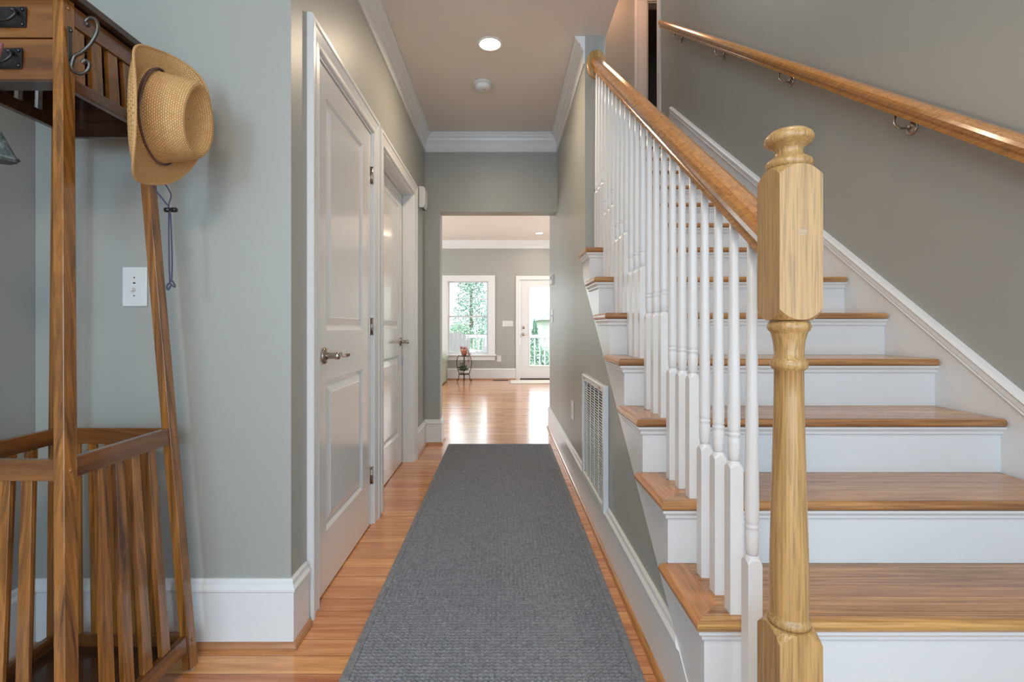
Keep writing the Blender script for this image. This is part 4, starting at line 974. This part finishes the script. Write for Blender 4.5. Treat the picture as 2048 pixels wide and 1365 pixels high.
for k_ in range(5): o.tube(spline([(sx+0.03, sy-0.03, 0.62), (sx+0.08, sy-0.06, 0.62), (sx+0.08+0.01*k_, sy-0.085, 0.52), (sx+0.075+0.012*k_, sy-0.09, 0.36+0.02*k_)], 4), 0.0025, 5)
for k_ in range(3): o.tube([(sx-0.03+0.03*k_, sy, 0.61), (sx-0.06+0.06*k_, sy, 0.70)], 0.002, 5)
o.build('stem', M['leaf'], t)
t = empty('potted_plant', (sx-0.01, sy, 0.156), 'small leafy green plant in a bowl on the stand\'s lower shelf', 'potted plant')
MB().lathe([(0.0001, 0.155), (0.050, 0.155), (0.078, 0.185), (0.084, 0.215), (0.074, 0.215), (0.0001, 0.205)], (sx, sy, 0), 'Z', 24).build('bowl', M['mat'], t)
o = MB(); leaves(o, 110, (sx-0.01, sy, 0.265), (0.105, 0.08, 0.055), 0.028, 5); leaves(o, 20, (sx-0.05, sy, 0.33), (0.04, 0.04, 0.05), 0.022, 6); o.build('foliage', M['leaf'], t)
# sofa end
def rbox(x0, x1, y0, y1, z0, z1, m, name, parent, bev=0.04): return MB().box(x0, x1, y0, y1, z0, z1).build(name, m, parent, bev, 4)
t = empty('armchair', (-1.4, 9.2, 0), 'pale green upholstered armchair seen at the left of the far opening', 'armchair')
rbox(-1.92, -1.24, 8.85, 9.55, 0.03, 0.36, M['sofa'], 'seat_base', t, 0.03); rbox(-1.90, -1.25, 8.82, 9.35, 0.365, 0.48, M['sofa'], 'seat_cushion', t, 0.04)
for xx in (-1.235, -2.09):
    o = MB(); pr = [(0, 0.02)]; w_ = 0.165
    sec_ = [(0.02, 0.02), (w_-0.02, 0.02), (w_-0.02, 0.38), (w_, 0.42), (w_, 0.47)]+[(w_/2+w_/2*math.cos(a*math.pi/8), 0.47+0.045*math.sin(a*math.pi/8)) for a in range(1, 8)]+[(0, 0.47), (0, 0.42), (0.02, 0.38)]
    o.prism([(xx+u+(0.0), z) for u, z in sec_], 'Y', 8.84, 9.62); o.build('arm', M['sofa'], t, 0.012, 3)
rbox(-1.92, -1.24, 9.42, 9.72, 0.20, 0.62, M['sofa'], 'backrest', t, 0.06)
t = MB().box(0.145, 1.40, 9.10, 9.62, 0.001, 0.014).build('door_mat', M['mat'], None, 0.004, loc=(0.7, 9.3, 0)); tag(t, 'cream mat on the floor before the glazed deck door', 'mat')
t = MB().box(-3.2, -1.07, 6.6, 8.25, 0.001, 0.016).build('area_rug', M['mat'], None, 0.005, loc=(-2.0, 7.5, 0)); tag(t, 'corner of a white area rug in the far room', 'rug')
t = empty('floor_register', (-0.05, 9.68, 0), 'dark slotted floor register by the far baseboard', 'floor register')
MB().box(-0.20, 0.10, 9.63, 9.74, 0.0005, 0.006).build('plate', M['iron'], t, 0.002)
for i in range(10): MB().box(-0.185+i*0.028, -0.170+i*0.028, 9.645, 9.725, 0.006, 0.0075).build('slot', M['black'], t)

# ------------------------------------------------------------------ outdoors
dk = struct(MB().box(-5, 4.5, YB+0.16, 13.2, -0.20, -0.10).build('floor_deck', M['deck']), 'deck boards outside the far room', 'deck')
struct(MB().box(-40, 40, 13.2, 70, -1.6, -1.5).build('floor_lawn', M['grass']), 'green lawn beyond the deck', 'lawn')
rl = empty('deck_railing', (0, 13.0, -0.1), 'white vinyl deck railing seen through the glazed door', 'railing')
MB().box(-5, 4.5, 12.96, 13.06, 0.76, 0.84).build('top_rail', M['outwhite'], rl, 0.01); MB().box(-5, 4.5, 12.98, 13.04, -0.02, 0.04).build('bottom_rail', M['outwhite'], rl)
for px_ in (-4.6, -2.5, -0.35, 1.9, 4.2): MB().box(px_-0.05, px_+0.05, 12.96, 13.06, -0.10, 0.95).build('post', M['outwhite'], rl, 0.008)
x = -2.4
while x < 1.9:
    if min(abs(x-p) for p in (-2.5, -0.35, 1.9)) > 0.07: MB().box(x-0.02, x+0.02, 12.99, 13.03, 0.04, 0.76).build('baluster', M['outwhite'], rl)
    x += 0.135
def adirondack(x, y, rot, label):
    t = empty('adirondack_chair', (x, y, -0.10), label, 'deck chair', 'white deck chairs outside the window')
    base = Vector((x, y, -0.10)); Mx = Matrix.Rotation(rot, 3, 'Z')
    def bld(mb, nm, bev=0.004):
        mb.v = [tuple(base+Mx @ Vector(p)) for p in mb.v]; return mb.build(nm, M['outwhite'], t, bev)
    # local: back faces -y (towards the house), seat toward +y
    n = 7
    o = MB()
    for i in range(n):
        c_ = (i-3)/3; h = 1.05-0.16*c_*c_; xb = c_*0.21; xt = c_*0.29
        o.hexa([(xb-0.036, -0.05, 0.20), (xb+0.036, -0.05, 0.20), (xb+0.036, -0.03, 0.20), (xb-0.036, -0.03, 0.20)], [(xt-0.044, -0.36, h), (xt+0.044, -0.36, h), (xt+0.044, -0.34, h), (xt-0.044, -0.34, h)])
    bld(o, 'backrest')
    o = MB()
    for i in range(6):
        yy = 0.0+i*0.085; zz = 0.24+i*0.026; o.box(-0.27, 0.27, yy, yy+0.075, zz, zz+0.02)
    bld(o, 'seat')
    for sx_ in (-1, 1):
        o = MB(); o.box(sx_*0.34-0.065, sx_*0.34+0.065, -0.25, 0.52, 0.56, 0.585); bld(o, 'armrest')
        o = MB(); o.box(sx_*0.31-0.02, sx_*0.31+0.02, 0.42, 0.51, 0.0, 0.56); bld(o, 'leg')
        o = MB(); o.hexa([(sx_*0.27-0.015, -0.50, 0.0), (sx_*0.27+0.015, -0.50, 0.0), (sx_*0.27+0.015, 0.48, 0.28), (sx_*0.27-0.015, 0.48, 0.28)], [(sx_*0.27-0.015, -0.42, 0.12), (sx_*0.27+0.015, -0.42, 0.12), (sx_*0.27+0.015, 0.48, 0.38), (sx_*0.27-0.015, 0.48, 0.38)]); bld(o, 'side_rail')
adirondack(-1.05, 11.2, 0.0, 'white slatted deck chair left of centre outside the window')
adirondack(-0.36, 12.3, 0.5, 'white slatted deck chair turned aside outside the window\'s right half')
def tree(x, y, h, r, label, mat_, trunk_h, n, size, zbase=-1.5, conical=True, name='tree', cat='tree'):
    t = empty(name, (x, y, zbase), label, cat)
    o = MB(); o.lathe([(0.16, 0), (0.12, trunk_h), (0.04, h*0.9), (0.001, h*0.92)], (x, y, zbase), 'Z', 10); o.build('trunk', M['bark'], t)
    o = MB(); rg = random.Random(int(x*10+y))
    for _ in range(n):
        u = rg.random()**0.8; z = zbase+trunk_h*0.4+(h-trunk_h*0.4)*u; rad = r*((1-u)**0.75 if conical else math.sqrt(max(0.02, 1-(2*u-1)**2)))+0.05
        # branches clumped around a set of angles per layer
        lay = int(u*14); a = (rg.randrange(7)+0.37*lay)*2*math.pi/7+rg.gauss(0, 0.22); q = rad*math.sqrt(rg.random())
        p = Vector((x+q*math.cos(a), y+q*math.sin(a), z-0.15*q+rg.gauss(0, 0.10)))
        s = size*rg.uniform(0.6, 1.4); w1 = Vector((rg.uniform(-1, 1), rg.uniform(-1, 1), rg.uniform(-1, 1))).normalized(); w2 = w1.cross(Vector((rg.uniform(-1, 1), rg.uniform(-1, 1), rg.uniform(-1, 1)))).normalized()
        o.add([p-w1*s, p+w2*s*0.45, p+w1*s, p-w2*s*0.45], [(0, 1, 2, 3)])
    o.build('foliage', mat_, t)
    return t
tree(-1.55, 24, 6.6, 1.5, 'tall feathery green tree in the middle of the far window', M['conifer'], 1.0, 7000, 0.065)
tree(-0.3, 29, 5.2, 1.7, 'green tree filling the right side of the far window', M['bush'], 1.0, 6500, 0.07)
tree(-4.2, 30, 4.9, 1.7, 'lower green tree at the left side of the far window', M['bush'], 0.8, 6500, 0.07)
tree(1.42, 22, 2.75, 0.42, 'slim green conifer left of the neighbour house', M['conifer'], 0.4, 2600, 0.05)
for i, (x, y, h, r) in enumerate(((-2.9, 21, 2.75, 1.1), (-1.62, 18.5, 2.6, 0.85), (-0.35, 21, 2.75, 1.0), (1.2, 16.2, 1.8, 0.65), (2.25, 18, 1.75, 0.8))):
    lab = ['dark green shrub low at the far window\'s left pane', 'rounded shrub behind the deck chairs, centre of the window', 'shrub low in the far window\'s right pane', 'shrub behind the deck railing nearest the door frame', 'shrub behind the railing below the neighbour house'][i]
    tree(x, y, h, r, lab, M['bush'], 0.3, 4200, 0.055, conical=False, name='shrub', cat='shrub')['group'] = 'shrubs beyond the deck'
hs = empty('neighbour_house', (4.6, 30, -1.5), 'pale neighbour house with a grey gable roof beyond the deck', 'house')
MB().box(2.55, 9, 30, 38, -1.5, 1.62).build('wall', M['house'], hs)
o = MB(); o.prism([(2.15, 1.46), (5.8, 4.0), (9.4, 1.46)], 'Y', 29.6, 38.4); o.build('roof', M['roof'], hs)
o = MB(); o.prism([(2.42, 1.48), (5.8, 3.83), (9.1, 1.48)], 'Y', 29.56, 29.6); o.build('gable', M['house'], hs)
